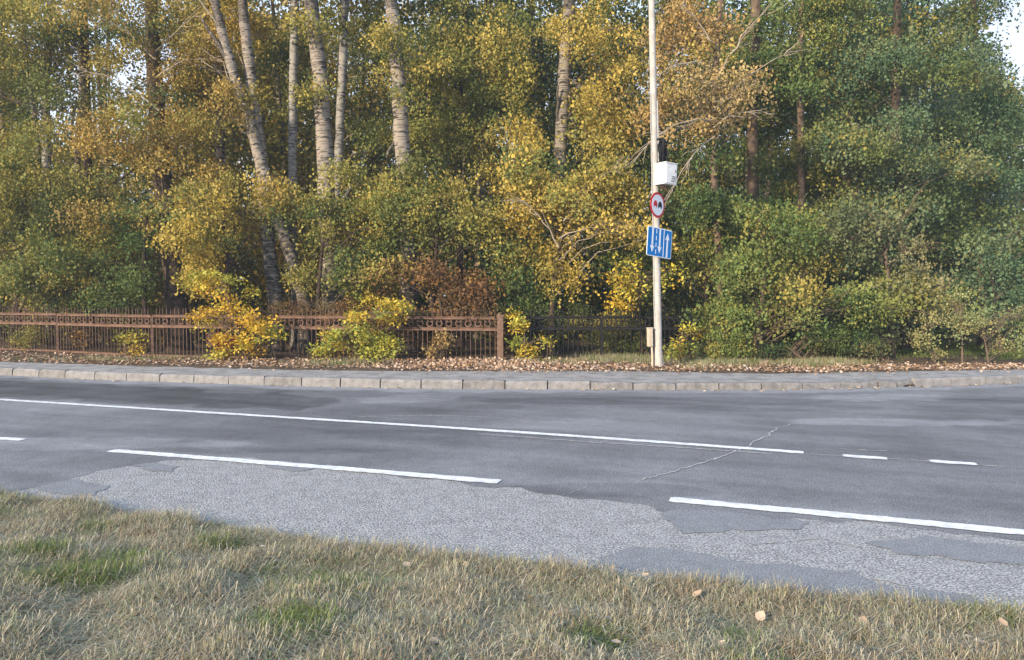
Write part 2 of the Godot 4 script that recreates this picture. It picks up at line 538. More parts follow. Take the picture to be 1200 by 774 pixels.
var edge_pts := []
func edge_z(x: float) -> float:
	for k in edge_pts.size() - 1:
		if x <= edge_pts[k + 1].x:
			var t: float = clampf((x - edge_pts[k].x) / (edge_pts[k + 1].x - edge_pts[k].x), 0.0, 1.0)
			return lerpf(edge_pts[k].z, edge_pts[k + 1].z, t)
	return edge_pts[-1].z

func sheet(outline: PackedVector2Array, y: float, holes_uv2 := true) -> ArrayMesh:
	# a flat sheet with the given outline (x, z), uv in metres
	var s := Shape.new()
	var ix := Geometry2D.triangulate_polygon(outline)
	for p in outline:
		s.vert(Vector3(p.x, y, p.y), Vector3.UP, p)
		s.u2.append(Vector2((p.x + 36.0) / 72.0, (p.y + 36.0) / 36.0))
	for k in range(0, ix.size(), 3):
		var a := outline[ix[k]]; var b := outline[ix[k + 1]]; var c := outline[ix[k + 2]]
		if (b - a).cross(c - a) > 0.0:
			s.i.append_array([ix[k], ix[k + 1], ix[k + 2]])
		else:
			s.i.append_array([ix[k], ix[k + 2], ix[k + 1]])
	return s.commit()

func ragged(pts: Array, amp: float, freq: float, step := 0.06, closed := true) -> PackedVector2Array:
	# px outline on the road, then a torn edge
	var nz := FastNoiseLite.new()
	nz.seed = 5
	nz.frequency = freq
	nz.fractal_octaves = 4
	var out := PackedVector2Array()
	var g := []
	for p in pts:
		var q := on_level(p[0], p[1])
		g.append(Vector2(q.x, q.z))
	for k in (g.size() if closed else g.size() - 1):
		var a: Vector2 = g[k]
		var b: Vector2 = g[(k + 1) % g.size()]
		var n := maxi(1, int(a.distance_to(b) / step))
		for j in n:
			var p := a.lerp(b, float(j) / n)
			out.append(p + Vector2(nz.get_noise_2d(p.x, p.y), nz.get_noise_2d(p.x + 50.0, p.y)) * amp)
	if not closed:
		out.append(g[-1])
	return out

func jagged(pts: Array) -> Array:
	var out := []
	for k in pts.size() - 1:
		for j in 7:
			var t := j / 7.0
			out.append([lerpf(pts[k][0], pts[k + 1][0], t) + rr(-2.2, 2.2), lerpf(pts[k][1], pts[k + 1][1], t) + rr(-0.9, 0.9)])
	out.append(pts[-1])
	return out

func stripe(pts: Array, width: float, y: float, rough_edge: float) -> ArrayMesh:
	# painted line through px points on the road
	var g := []
	for p in pts:
		g.append(on_level(p[0], p[1]))
	var cv := curve_of(g)
	var L := cv.get_baked_length()
	var n := int(L / 0.05)
	var s := Shape.new()
	var w0 := 0.0
	var w1 := 0.0
	for k in n + 1:
		var a := cv.sample_baked(L * k / n)
		var b := cv.sample_baked(minf(L * k / n + 0.05, L))
		var c := cv.sample_baked(maxf(L * k / n - 0.05, 0.0))
		var side := (b - c).normalized().cross(Vector3.UP)
		w0 = lerpf(w0, rr(-1, 1) * rough_edge, 0.5)
		w1 = lerpf(w1, rr(-1, 1) * rough_edge, 0.5)
		var e := 1.0 if k > 0 and k < n else 0.8
		var p := a - side * (width * 0.5 * e + w0)
		var q := a + side * (width * 0.5 * e + w1)
		p.y = y; q.y = y
		s.vert(p, Vector3.UP, Vector2(p.x, p.z)); s.vert(q, Vector3.UP, Vector2(q.x, q.z))
	for k in n:
		s.i.append_array([k * 2, k * 2 + 2, k * 2 + 1, k * 2 + 1, k * 2 + 2, k * 2 + 3])
	return s.commit()

var kerb_curve: Curve3D
func build_ground() -> void:
	# far plain that runs to the horizon, under everything else
	var far := PlaneMesh.new()
	far.size = Vector2(1600, 1600)
	tag(part("ground", far, M.far_ground, self, Transform3D(Basis.IDENTITY, Vector3(0, -0.12, -300))), "", "", "", "structure")

	# kerb line, measured at the foot of the stones
	var kp := []
	for p in [[-700, 417], [-420, 424], [-200, 431.5], [0, 440], [100, 445], [220, 449], [330, 452.5], [440, 455], [550, 456.5], [660, 457], [780, 457.5], [900, 457.5], [985, 456], [1060, 454], [1130, 452], [1200, 449.5], [1400, 440], [1700, 428]]:
		kp.append(on_level(p[0], p[1]))
	kerb_curve = curve_of(kp)

	# road body: worn coarse asphalt
	var road := Node3D.new()
	road.name = "road"
	tag(road, "", "", "", "structure")
	add_child(road)
	var s := sheet(PackedVector2Array([Vector2(-60, -1.0), Vector2(60, -1.0), Vector2(60, -45), Vector2(-60, -45)]), 0.0)
	part("worn_asphalt", s, M.road, road)
	# smoother surfacing over most of it, with a torn edge towards the grass
	var edge := ragged([[-400, 640], [-120, 588], [0, 578], [48, 569], [108, 551], [200, 542], [262, 536], [345, 543], [480, 559], [590, 572], [680, 584], [752, 593], [775, 604], [842, 612], [930, 608], [1000, 613], [1090, 622], [1200, 634], [1400, 655], [1700, 690]], 0.22, 0.9, 0.05, false)
	var poly := PackedVector2Array(edge)
	poly.append(Vector2(34, edge[-1].y)); poly.append(Vector2(34, -34)); poly.append(Vector2(-34, -34)); poly.append(Vector2(-34, edge[0].y))
	M.smooth.detail_enabled = true
	M.smooth.detail_blend_mode = BaseMaterial3D.BLEND_MODE_MUL
	M.smooth.detail_uv_layer = BaseMaterial3D.DETAIL_UV_2
	M.smooth.detail_albedo = wear_map()
	part("asphalt_surfacing", sheet(poly, 0.003), M.smooth, road)
	for pl in [
		[[768, 600], [800, 596], [870, 604], [948, 613], [936, 623], [870, 622], [806, 628], [780, 612]],
		[[700, 652], [755, 641], [820, 649], [880, 664], [1000, 668], [1032, 686], [1110, 694], [1190, 712], [1150, 725], [1000, 704], [880, 693], [790, 676], [730, 668]],
		[[1020, 638], [1085, 630], [1210, 640], [1330, 655], [1340, 680], [1200, 664], [1110, 654], [1050, 649]],
		[[152, 546], [180, 543], [212, 548], [200, 553], [165, 551]],
		[[45, 571], [80, 563], [126, 570], [110, 582], [60, 580]],
		[[300, 540], [335, 541], [372, 550], [350, 553], [318, 547]],
	]:
		part("asphalt_patch", sheet(ragged(pl, 0.13, 1.8, 0.03), 0.006), M.patch, road)
	# paint
	for ln in [
		[[[-420, 446], [-200, 456], [0, 469], [200, 481.5], [430, 496], [600, 507], [800, 521], [942, 531.5]], 0.17],
		[[[988, 535], [1040, 538.5]], 0.17], [[[1090, 541.5], [1145, 545]], 0.17],
		[[[-200, 502], [-80, 509.5], [27, 516.5]], 0.16], [[[130, 529], [250, 538.5], [420, 552], [585, 566]], 0.19],
		[[[785, 586.5], [920, 599], [1070, 613], [1240, 629.5]], 0.19], [[[1420, 649], [1700, 683]], 0.19],
	]:
		part("painted_line", stripe(ln[0], ln[1], 0.012, 0.022), M.paint, road)
	# ghosts of older paint, and sand-filled cracks
	for ln in [[[[560, 509], [680, 518], [800, 525.5], [905, 533]], 0.07], [[[950, 533], [1080, 541], [1200, 549.5], [1300, 556]], 0.05], [[[420, 489], [520, 488], [640, 493]], 0.05], [[[600, 466], [690, 463]], 0.05], [[[985, 527], [1040, 529.5]], 0.05]]:
		part("faded_line", stripe(ln[0], ln[1], 0.009, 0.035), M.old_paint, road)
	for ln in [[[[750, 564], [775, 558], [800, 550], [830, 542], [850, 535], [868, 527], [900, 512], [906, 506]], 0.06], [[[905, 505], [925, 498], [940, 497]], 0.03], [[[660, 582], [690, 570]], 0.03], [[[880, 640], [960, 632], [1010, 642]], 0.025], [[[1025, 680], [1090, 692], [1150, 700]], 0.03]]:
		part("crack", stripe(jagged(ln[0]), ln[1] * 0.5, 0.011, 0.018), M.sand, road)
	build_kerb()

	# near bank
	for p in [[-500, 530], [-250, 556], [0, 584], [100, 598], [200, 612], [300, 628], [400, 643], [500, 654], [600, 665], [700, 678], [800, 690], [900, 700], [1000, 709], [1100, 717], [1200, 728], [1450, 752], [1750, 785]]:
		edge_pts.append(on_level(p[0], p[1]))
	var b := Shape.new()
	var nx := 130
	var nz := 34
	for ix in nx + 1:
		var x := lerpf(-13.0, 13.0, float(ix) / nx)
		var z0 := edge_z(x) + 0.05 * tone_noise.get_noise_1d(x * 40.0)
		for iz in nz + 1:
			var z := lerpf(z0 - 0.06, 3.0, pow(float(iz) / nz, 1.3))
			var p := Vector3(x, verge_height(x, z) if iz > 0 else -0.02, z)
			b.vert(p, Vector3.UP, Vector2(x, z))
	for ix in nx:
		for iz in nz:
			var q := ix * (nz + 1) + iz
			b.i.append_array([q, q + nz + 1, q + 1, q + 1, q + nz + 1, q + nz + 2])
	tag(part("grass_bank_ground", b.commit(), M.thatch, self), "", "", "", "structure")

func wear_map() -> ImageTexture:
	# where the surfacing was laid at different times: a darker lane by the kerb, patches, dust in the gutter
	var w := 1440
	var h := 720
	var out := PackedByteArray()
	out.resize(w * h * 3)
	var big := noise_bytes(w, h, 0.006, 201)
	var mid := noise_bytes(w, h, 0.03, 202)
	var lane := FastNoiseLite.new()
	lane.seed = 203
	lane.frequency = 1.0
	lane.fractal_octaves = 4
	var kz := PackedFloat32Array()   # depth of the kerb foot over x
	kz.resize(w)
	for k in 2000:
		var p := kerb_curve.sample_baked(kerb_curve.get_baked_length() * k / 1999.0)
		var c := int((p.x + 36.0) / 72.0 * w)
		for j in range(maxi(c - 3, 0), mini(c + 4, w)):
			kz[j] = -p.z
	var spots := []
	# px centre, radii in metres, tone
	for q in [[560, 477, 1.6, 0.5, -0.10], [760, 470, 4.6, 0.6, -0.10], [640, 466, 3.0, 0.5, -0.06],
			[480, 468, 1.2, 0.7, 0.10], [420, 510, 4.0, 0.5, -0.06], [300, 505, 3.5, 0.35, -0.05], [1110, 495, 3.2, 0.4, 0.12], [1030, 466, 2.0, 0.6, 0.12], [1160, 470, 2.2, 0.6, -0.10], [900, 478, 2.0, 0.5, -0.08],
			[700, 575, 1.2, 0.3, -0.08], [300, 528, 2.6, 0.25, -0.07], [100, 520, 2.4, 0.5, 0.07]]:
		var g := on_level(q[0], q[1])
		spots.append([(g.x + 36.0) / 72.0 * w, (g.z + 36.0) / 36.0 * h, q[2] / 72.0 * w, q[3] / 36.0 * h, q[4]])
	for y in h:
		var d := 36.0 - 36.0 * y / h
		for x in w:
			var k := y * w + x
			var b := big[k] / 255.0 - 0.5
			var m := mid[k] / 255.0 - 0.5
			var wx := -36.0 + 72.0 * x / w
			var t := 0.80 + b * 0.16 + m * 0.16 + lane.get_noise_2d((wx * 0.94 - d * 0.34) * 0.10, (wx * 0.34 + d * 0.94) * 1.1) * 0.10
			for sp in spots:
				var e: float = pow((x - sp[0]) / sp[2], 2) + pow((y - sp[1]) / sp[3], 2)
				if e < 1.9:
					t += sp[4] * clampf((1.0 - e + b * 1.3 + m * 1.9) * 3.2, 0.0, 1.0)
			var g := kz[x] - d
			t -= 0.20 * clampf((g - 0.75 + m * 1.2) * 3.0, 0.0, 1.0) * clampf((3.5 - g + m * 1.0) * 4.0, 0.0, 1.0) * clampf((-3.2 - wx + b * 9.0 + m * 5.0) * 1.2, 0.0, 1.0)
			if g < 0.65:
				t = lerpf(t, 1.0, clampf((0.65 - g) / 0.3 + m * 2.4 + b, 0.0, 1.0) * 0.75)
			var v := clampi(int(clampf(t, 0.15, 1.0) * 255), 0, 255)
			out[k * 3] = v; out[k * 3 + 1] = v; out[k * 3 + 2] = v
	return texture(w, h, out)

func build_kerb() -> void:
	var kerb := Node3D.new()
	kerb.name = "kerb"
	tag(kerb, "", "", "", "structure")
	add_child(kerb)
	# three stones to share: a long block, its front leaning back, the front edge rounded
	var kinds := []
	for k in 4:
		var s := Shape.new()
		var prof := [Vector2(0.0, -0.06), Vector2(0.012, 0.15), Vector2(0.022, 0.185), Vector2(0.045, 0.208), Vector2(0.17, 0.214), Vector2(0.17, -0.06)]
		var n := 5
		for j in prof.size() - 1:
			for q in n:
				var pts := []
				for e in [[q, j], [q, j + 1], [q + 1, j + 1], [q + 1, j]]:
					var pr: Vector2 = prof[e[1]]
					var x: float = lerpf(-0.487, 0.487, float(e[0]) / n)
					var wob := 0.006 * sin(e[0] * 2.3 + e[1] * 1.7 + k * 1.3)
					var chip := 0.018 if (e[0] == 0 or e[0] == n) and e[1] in [2, 3] else 0.0
					pts.append(Vector3(x, pr.y - chip * (0.5 + 0.5 * sin(k * 2.1 + e[0])), -pr.x + wob))
				s.quad(pts[0], pts[1], pts[2], pts[3])
		for e in [-1.0, 1.0]:
			var c := Vector3(0.487 * e, 0.08, -0.08)
			for j in prof.size():
				var a: Vector2 = prof[j]
				var b: Vector2 = prof[(j + 1) % prof.size()]
				var pa := Vector3(0.487 * e, a.y, -a.x)
				var pb := Vector3(0.487 * e, b.y, -b.x)
				if e > 0: s.tri(c, pa, pb)
				else: s.tri(c, pb, pa)
		kinds.append(s.commit())
	var L := kerb_curve.get_baked_length()
	var d := 0.0
	while d < L - 1.0:
		var p := kerb_curve.sample_baked(d + 0.5)
		var q := kerb_curve.sample_baked(d + 0.9)
		var o := kerb_curve.sample_baked(d + 0.1)
		if p.x > -21.0 and p.x < 19.0:
			var x := (q - o).normalized()
			var b := Basis(x, Vector3.UP, x.cross(Vector3.UP))
			var broken := p.x > 7.6 and p.x < 9.95
			var low := p.x > 2.2 and p.x <= 7.6
			var sink := 0.05 * smoothstep(1.2, 3.2, p.x) * (1.0 - smoothstep(9.2, 10.2, p.x))
			b = b * Basis.from_euler(Vector3(rr(-0.03, 0.03), rr(-0.012, 0.012), rr(-0.012, 0.012)) * (3.5 if broken else 1.0))
			var h := rr(-0.010, 0.010) - sink - (0.02 if broken else 0.0)
			if broken:   # two cracked halves
				for e in [-0.26, 0.25]:
					var bb := b * Basis.from_euler(Vector3(rr(-0.15, 0.1), rr(-0.1, 0.1), rr(-0.09, 0.09)))
					part("kerb_stone", kinds[rng.randi() % 4], M.kerb_worn, kerb, Transform3D(bb.scaled_local(Vector3(rr(0.46, 0.52), 1, 1)), p + x * e + Vector3(0, h + rr(-0.02, 0.02), rr(-0.04, 0.03))))
			else:
				part("kerb_stone", kinds[rng.randi() % 4], M.kerb if not low and rng.randf() < 0.8 else M.kerb_worn, kerb, Transform3D(b, p + Vector3(0, h, rr(-0.008, 0.008))))
		d += 1.0
	# bed of the stones, seen only in the joints
	var bed := Shape.new()
	var walk := Shape.new()
	var soil := Shape.new()
	var far_edge := []
	for q in [[-700, 402], [-400, 409.5], [-200, 416.5], [0, 424], [100, 427], [200, 430], [350, 433], [500, 434.5], [700, 434], [800, 435.5], [900, 437], [1000, 435.5], [1100, 434], [1200, 432], [1400, 423], [1700, 412]]:
		far_edge.append(on_level(q[0], q[1], 0.21))
	var fc := curve_of(far_edge)
	var FL := fc.get_baked_length()
	var n := 320
	for k in n + 1:
		var p := kerb_curve.sample_baked(L * k / n)
		var f := fc.sample_baked(FL * k / n) + Vector3(0, 0, 0.10 * tone_noise.get_noise_1d(k * 3.0) + 0.05 * tone_noise.get_noise_1d(k * 21.0))
		var back := Vector3(0, 0, -0.165)
		bed.vert(p + Vector3(0, -0.05, -0.03), Vector3.BACK); var bh := 0.14 - 0.09 * smoothstep(1.8, 2.6, p.x) * (1.0 - smoothstep(9.8, 10.4, p.x))
		bed.vert(p + Vector3(0, bh, -0.05), Vector3.BACK); bed.vert(p + Vector3(0, bh, -0.14), Vector3.UP)
		var low := smoothstep(1.2, 3.2, p.x) * (1.0 - smoothstep(9.2, 10.2, p.x))
		for j in 6:
			var t := maxf(j - 1.0, 0.0) / 4.0
			var w := (p + back).lerp(f, t)
			w.y = lerpf(0.206 - 0.05 * low, 0.206, t) + 0.008 * tone_noise.get_noise_2d(w.x * 8.0, w.z * 8.0)
			if j == 0:
				w += Vector3(0, -0.2, 0.004)
			walk.vert(w, Vector3.UP)
		for j in 31:
			var t := pow(j / 30.0, 2.2)
			var z := lerpf(f.z + 0.15, -95.0, t)
			var spread := lerpf(1.0, 2.2, t)
			var x := f.x * spread
			soil.vert(Vector3(x, soil_height(x, z) - (0.03 if j == 0 else -0.008), z), Vector3.UP)
	for k in n:
		for j in 2:
			var q := k * 3 + j
			bed.i.append_array([q, q + 1, q + 3, q + 1, q + 4, q + 3])
		for j in 5:
			var q := k * 6 + j
			walk.i.append_array([q, q + 1, q + 6, q + 1, q + 7, q + 6])
		for j in 30:
			var q := k * 31 + j
			soil.i.append_array([q, q + 1, q + 31, q + 1, q + 32, q + 31])
	part("bedding", bed.commit(), M.joint, kerb)
	tag(part("pavement", walk.commit(), M.walk, self), "", "", "", "structure")
	tag(part("woodland_ground", soil.commit(), M.soil, self), "", "", "", "structure")

# ------------------------------------------------------------------ fences

func build_fence(called: String, label: String, posts: Array, mat: Material, rail_mat: Material, post_mat: Material, first_bottom: int, tall_post: int) -> void:
	var o := thing(called, posts[0], label, "fence")
	var base: Vector3 = posts[0]
	var bar := Shape.new()     # upright with a pointed tip
	bar.box(Vector3(-0.012, 0.0, -0.012), Vector3(0.012, 1.66, 0.012))
	for k in 4:
		var a := PI / 4 + k * PI / 2
		var p := Vector3(cos(a), 0, sin(a)) * 0.022 + Vector3(0, 1.655, 0)
		var q := Vector3(cos(a + PI / 2), 0, sin(a + PI / 2)) * 0.022 + Vector3(0, 1.655, 0)
		bar.tri(p, q, Vector3(0, 1.78, 0))
	var picket := bar.commit()
	var rs := Shape.new()      # flat iron ring, open at the top like a horseshoe with curled ends
	var pts := []
	for k in 15:
		var a := deg_to_rad(lerpf(62, 62 - 304, k / 14.0))
		pts.append(Vector3(cos(a) * 0.093, sin(a) * 0.093, 0))
	pts.push_front(Vector3(0.028, 0.045, 0)); pts.append(Vector3(-0.028, 0.045, 0))
	rs.tube(pts, tapered(17, 0.023, 0.023), 5)
	var ring := rs.commit()
	for b in posts.size() - 1:
		var p: Vector3 = posts[b]
		var q: Vector3 = posts[b + 1]
		var d := Vector3(q.x - p.x, 0, q.z - p.z)
		var len_ := d.length()
		var dir := d.normalized()
		var turn := Basis(dir, Vector3.UP, dir.cross(Vector3.UP))
		var sag := rr(-0.015, 0.015)
		for r in [[1.47, 1.545, 0.035], [1.12, 1.205, 0.035], [0.13, 0.185, 0.022]]:
			if r[0] < 0.5 and b > first_bottom:
				continue
			var s := Shape.new()
			s.box(Vector3(0.02, r[0], -r[2]), Vector3(len_ - 0.02, r[1], r[2]))
			s.box(Vector3(0.02, r[1] - 0.012, -r[2] - 0.018), Vector3(len_ - 0.02, r[1] + 0.012, r[2] + 0.018))
			part("rail", s.commit(), rail_mat, o, Transform3D(turn * Basis(Vector3.BACK, sag / len_), p - base))
		var n := int(len_ / 0.152)
		for k in range(1, n):
			var at_ := p + d * (float(k) / n)
			var g := soil_height(at_.x, at_.z) - base.y
			var lean := Basis.from_euler(Vector3(rr(-0.012, 0.012), rr(-0.3, 0.3), rr(-0.016, 0.016)))
			part("picket", picket, mat, o, Transform3D(turn * lean, Vector3(at_.x - base.x, 0.04 + rr(-0.012, 0.012), at_.z - base.z)))
			if k % 2 == 1 and k < n:
				var c := p + d * ((k + 0.5) / n)
				part("scroll_ring", ring, rail_mat, o, Transform3D(turn * Basis(Vector3.BACK, rr(-0.08, 0.08)), Vector3(c.x - base.x, 1.336 + rr(-0.004, 0.004), c.z - base.z)))
	for k in posts.size():
		var p: Vector3 = posts[k]
		var s := Shape.new()
		var big := k == tall_post
		var hw := 0.085 if big else 0.045
		s.box(Vector3(-hw, -0.1, -hw), Vector3(hw, 1.56 if big else 1.5, hw))
		if big:
			s.box(Vector3(-hw - 0.02, 1.56, -hw - 0.02), Vector3(hw + 0.02, 1.62, hw + 0.02))
			s.box(Vector3(-hw - 0.012, 1.17, -hw - 0.012), Vector3(hw + 0.012, 1.21, hw + 0.012))
		part("post", s.commit(), post_mat if big else mat, o, Transform3D(Basis(Vector3.UP, 0.15), p - base))

# ------------------------------------------------------------------ pole, signs, boxes

func flat_shape(outline: PackedVector2Array, z0: float, z1: float) -> ArrayMesh:
	# an outline cut from sheet metal, front towards +z
	var s := Shape.new()
	var ix := Geometry2D.triangulate_polygon(outline)
	for k in range(0, ix.size(), 3):
		var a := outline[ix[k]]; var b := outline[ix[k + 1]]; var c := outline[ix[k + 2]]
		if (b - a).cross(c - a) > 0.0:
			var t := b
			b = c
			c = t
		s.tri(Vector3(a.x, a.y, z1), Vector3(b.x, b.y, z1), Vector3(c.x, c.y, z1))
		s.tri(Vector3(a.x, a.y, z0), Vector3(c.x, c.y, z0), Vector3(b.x, b.y, z0))
	var n := outline.size()
	for k in n:
		var a := outline[k]; var b := outline[(k + 1) % n]
		s.quad(Vector3(a.x, a.y, z1), Vector3(b.x, b.y, z1), Vector3(b.x, b.y, z0), Vector3(a.x, a.y, z0))
	return s.commit()

func rounded(w: float, h: float, r: float) -> PackedVector2Array:
	var out := PackedVector2Array()
	for k in 4:
		var c := Vector2((w / 2 - r) * (1 if k in [0, 3] else -1), (h / 2 - r) * (1 if k < 2 else -1))
		for j in 6:
			var a := k * PI / 2 + j / 5.0 * PI / 2
			out.append(c + Vector2(cos(a), sin(a)) * r)
	return out

func disc(r: float, n := 40) -> PackedVector2Array:
	var out := PackedVector2Array()
	for k in n:
		out.append(Vector2(cos(TAU * k / n), sin(TAU * k / n)) * r)
	return out

func build_pole() -> void:
	var foot := on_level(772, 431, 0.2)
	foot.y = 0.16
	var up := Vector3(-0.0275, 1, -0.004)
	var o := thing("utility_pole", foot, "tall whitewashed concrete utility pole at the pavement edge carrying signs", "pole")
	var pts := []
	var rad := []
	for k in 29:
		var t := k / 28.0
		pts.append(up * (t * 12.5))
		rad.append(lerpf(0.108, 0.080, t) + 0.035 * exp(-t * 60.0))
	var s := Shape.new()
	s.tube(pts, rad, 18)
	part("shaft", s.commit(), M.concrete, o)
	for h in [2.05, 3.1, 4.35, 5.0, 5.62, 6.4, 9.3]:
		var b := Shape.new()
		var r := lerpf(0.108, 0.080, h / 12.5) + 0.004
		b.tube([up * h, up * (h + 0.03)], [r, r], 18)
		part("strap", b.commit(), M.galvanised if h != 3.1 else M.concrete, o)
	# grey cable down the pole
	var c := Shape.new()
	var cp := []
	for k in 30:
		var h := lerpf(1.2, 7.6, k / 29.0)
		cp.append(up * h + Vector3(-(lerpf(0.108, 0.080, h / 12.5) + 0.012) * 0.86, 0, 0.06) + Vector3(sin(k * 1.7) * 0.008, 0, 0))
	c.tube(cp, tapered(30, 0.016, 0.016), 6)
	part("cable", c.commit(), M.galvanised, o)
	# a second pipe that hugs the pole above the cabinet
	var c2 := Shape.new()
	var cq := []
	for k in 12:
		var h := lerpf(5.2, 7.4, k / 11.0)
		cq.append(up * h + Vector3((lerpf(0.108, 0.080, h / 12.5) + 0.015) * 0.9, 0, 0.05))
	c2.tube(cq, tapered(12, 0.02, 0.02), 6)
	part("conduit", c2.commit(), M.galvanised, o)

	# slim meter box low on the pole
	var mb := thing("meter_box", foot + Vector3(-0.245, 0, 0.1), "narrow cream meter box on a thin pipe beside the pole foot", "box")
	var k0 := Shape.new()
	k0.box(Vector3(-0.065, 0.64, -0.06), Vector3(0.065, 1.14, 0.06))
	k0.box(Vector3(-0.075, 1.14, -0.07), Vector3(0.075, 1.165, 0.07))
	part("housing", k0.commit(), M.cream, mb, Transform3D(Basis(Vector3.UP, 0.3) * Basis(Vector3.BACK, 0.03), Vector3.ZERO))
	var k1 := Shape.new()
	k1.box(Vector3(-0.052, 0.67, 0.061), Vector3(0.052, 1.12, 0.068))
	part("lid", k1.commit(), M.cream, mb, Transform3D(Basis(Vector3.UP, 0.3) * Basis(Vector3.BACK, 0.03), Vector3.ZERO))
	var k2 := Shape.new()
	k2.tube([Vector3(0.045, -0.05, 0), Vector3(0.05, 0.3, 0), Vector3(0.03, 0.66, 0)], [0.03, 0.03, 0.03], 8)
	part("pipe", k2.commit(), M.cream, mb)

	# blue lane sign, turned towards the far lane
	var yaw := deg_to_rad(42.0)
	var sc := foot + up * 3.5 + Vector3(0.055, 0, 0.20)
	var sg := thing("lane_sign", sc, "blue lane-direction sign with two down arrows and one up arrow on the pole", "sign")
	sg.basis = Basis(Vector3.UP, yaw) * Basis(Vector3.BACK, deg_to_rad(-4.5))
	part("plate", flat_shape(rounded(1.10, 0.80, 0.05), -0.012, 0.0), M.sign_white, sg)
	var panel := part("panel", flat_shape(rounded(1.05, 0.75, 0.03), 0.0, 0.003), M.sign_blue, sg)
	for a in [[-0.325, -1.0], [0.0, -1.0], [0.345, 1.0]]:
		var x: float = a[0]
		var dn: float = a[1]
		var tip := 0.29 * dn
		var tail := -0.372 * dn
		var neck := 0.13 * dn
		var ow := PackedVector2Array([Vector2(x - 0.034, tail), Vector2(x + 0.034, tail), Vector2(x + 0.030, neck), Vector2(x + 0.092, neck - 0.02 * dn), Vector2(x, tip), Vector2(x - 0.092, neck - 0.02 * dn), Vector2(x - 0.030, neck)])
		part("arrow", flat_shape(ow, 0.003, 0.006), M.sign_white, panel)
	for k in 4:
		part("lane_dash", flat_shape(PackedVector2Array([Vector2(-0.172, 0.35 - k * 0.185), Vector2(-0.148, 0.35 - k * 0.185), Vector2(-0.148, 0.23 - k * 0.185), Vector2(-0.172, 0.23 - k * 0.185)]), 0.003, 0.006), M.sign_white, panel)
	part("lane_divider", flat_shape(PackedVector2Array([Vector2(0.165, -0.372), Vector2(0.19, -0.372), Vector2(0.19, 0.372), Vector2(0.165, 0.372)]), 0.003, 0.006), M.sign_white, panel)
	var br := Shape.new()
	br.box(Vector3(-0.3, 0.18, -0.04), Vector3(0.3, 0.21, -0.013)); br.box(Vector3(-0.3, -0.21, -0.04), Vector3(0.3, -0.18, -0.013))
	part("bracket", br.commit(), M.galvanised, sg)

	# round no-overtaking sign
	var rc := foot + up * 4.53 + Vector3(0.02, 0, 0.20)
	var rs := thing("round_sign", rc, "round no-overtaking sign with a red ring, one red and one black car", "sign")
	rs.basis = Basis(Vector3.UP, deg_to_rad(46.0)) * Basis(Vector3.BACK, deg_to_rad(-5.0))
	part("plate", flat_shape(disc(0.35), -0.012, 0.0), M.sign_red, rs)
	var face := part("face", flat_shape(disc(0.285), 0.0, 0.003), M.sign_white, rs)
	for e in [[-0.115, M.sign_red], [0.115, M.black]]:
		var x: float = e[0]
		var car := PackedVector2Array([Vector2(-0.095, -0.06), Vector2(-0.095, 0.02), Vector2(-0.07, 0.035), Vector2(-0.05, 0.085), Vector2(0.05, 0.085), Vector2(0.07, 0.035), Vector2(0.095, 0.02), Vector2(0.095, -0.06)])
		var body := PackedVector2Array()
		for p in car:
			body.append(p + Vector2(x, 0.02))
		part("car_symbol", flat_shape(body, 0.003, 0.006), e[1], face)
		for wx in [-0.062, 0.062]:
			part("wheel_symbol", flat_shape(PackedVector2Array([Vector2(x + wx - 0.022, -0.075), Vector2(x + wx + 0.022, -0.075), Vector2(x + wx + 0.022, -0.041), Vector2(x + wx - 0.022, -0.041)]), 0.003, 0.006), e[1], face)
	var b2 := Shape.new()
	b2.box(Vector3(-0.15, -0.02, -0.045), Vector3(0.15, 0.02, -0.013))
	part("bracket", b2.commit(), M.galvanised, rs)

	# white equipment cabinet
	var cc := foot + up * 5.08 + Vector3(0.25, 0, 0.16)
	var cb := thing("equipment_cabinet", cc, "white equipment cabinet with louvres mounted on the pole above the signs", "cabinet")
	cb.basis = Basis(Vector3.UP, deg_to_rad(36.0)) * Basis(Vector3.BACK, deg_to_rad(-2.0))
	var h := Shape.new()
	h.box(Vector3(-0.22, 0.0, -0.20), Vector3(0.22, 0.56, 0.20))
	part("housing", h.commit(), M.cabinet, cb)
	var top := Shape.new()   # shallow pitched lid
	top.box(Vector3(-0.235, 0.56, -0.215), Vector3(0.235, 0.585, 0.215))
	part("lid", top.commit(), M.cabinet, cb)
	var dr := Shape.new()
	dr.box(Vector3(-0.195, 0.03, 0.20), Vector3(0.195, 0.53, 0.212))
	var door := part("door", dr.commit(), M.cabinet, cb)
	for k in 4:
		var l := Shape.new()
		l.box(Vector3(-0.02 + 0.012 * k, 0.07 + k * 0.045, 0.212), Vector3(0.17, 0.085 + k * 0.045, 0.222))
		part("louvre", l.commit(), M.vent, door)
	var lk := Shape.new()
	lk.box(Vector3(0.13, 0.33, 0.212), Vector3(0.15, 0.40, 0.225))
	part("handle", lk.commit(), M.vent, door)
	var un := Shape.new()   # cable gland and loops under the box
	for k in 4:
		var q := []
		for j in 9:
			var a := j / 8.0 * PI
			q.append(Vector3(lerpf(-0.15, 0.05, j / 8.0) + k * 0.03, -sin(a) * (0.1 + 0.03 * k), -0.05 + 0.03 * k))
		un.tube(q, tapered(9, 0.013, 0.013), 5)
	part("cable_loops", un.commit(), M.rust, cb)

	# black coil of spare cable above the cabinet
	var kc := foot + up * 5.72 + Vector3(0.155, 0, 0.03)
	var co := thing("cable_coil", kc, "black bundle of coiled cable hanging on the pole above the white cabinet", "cable")
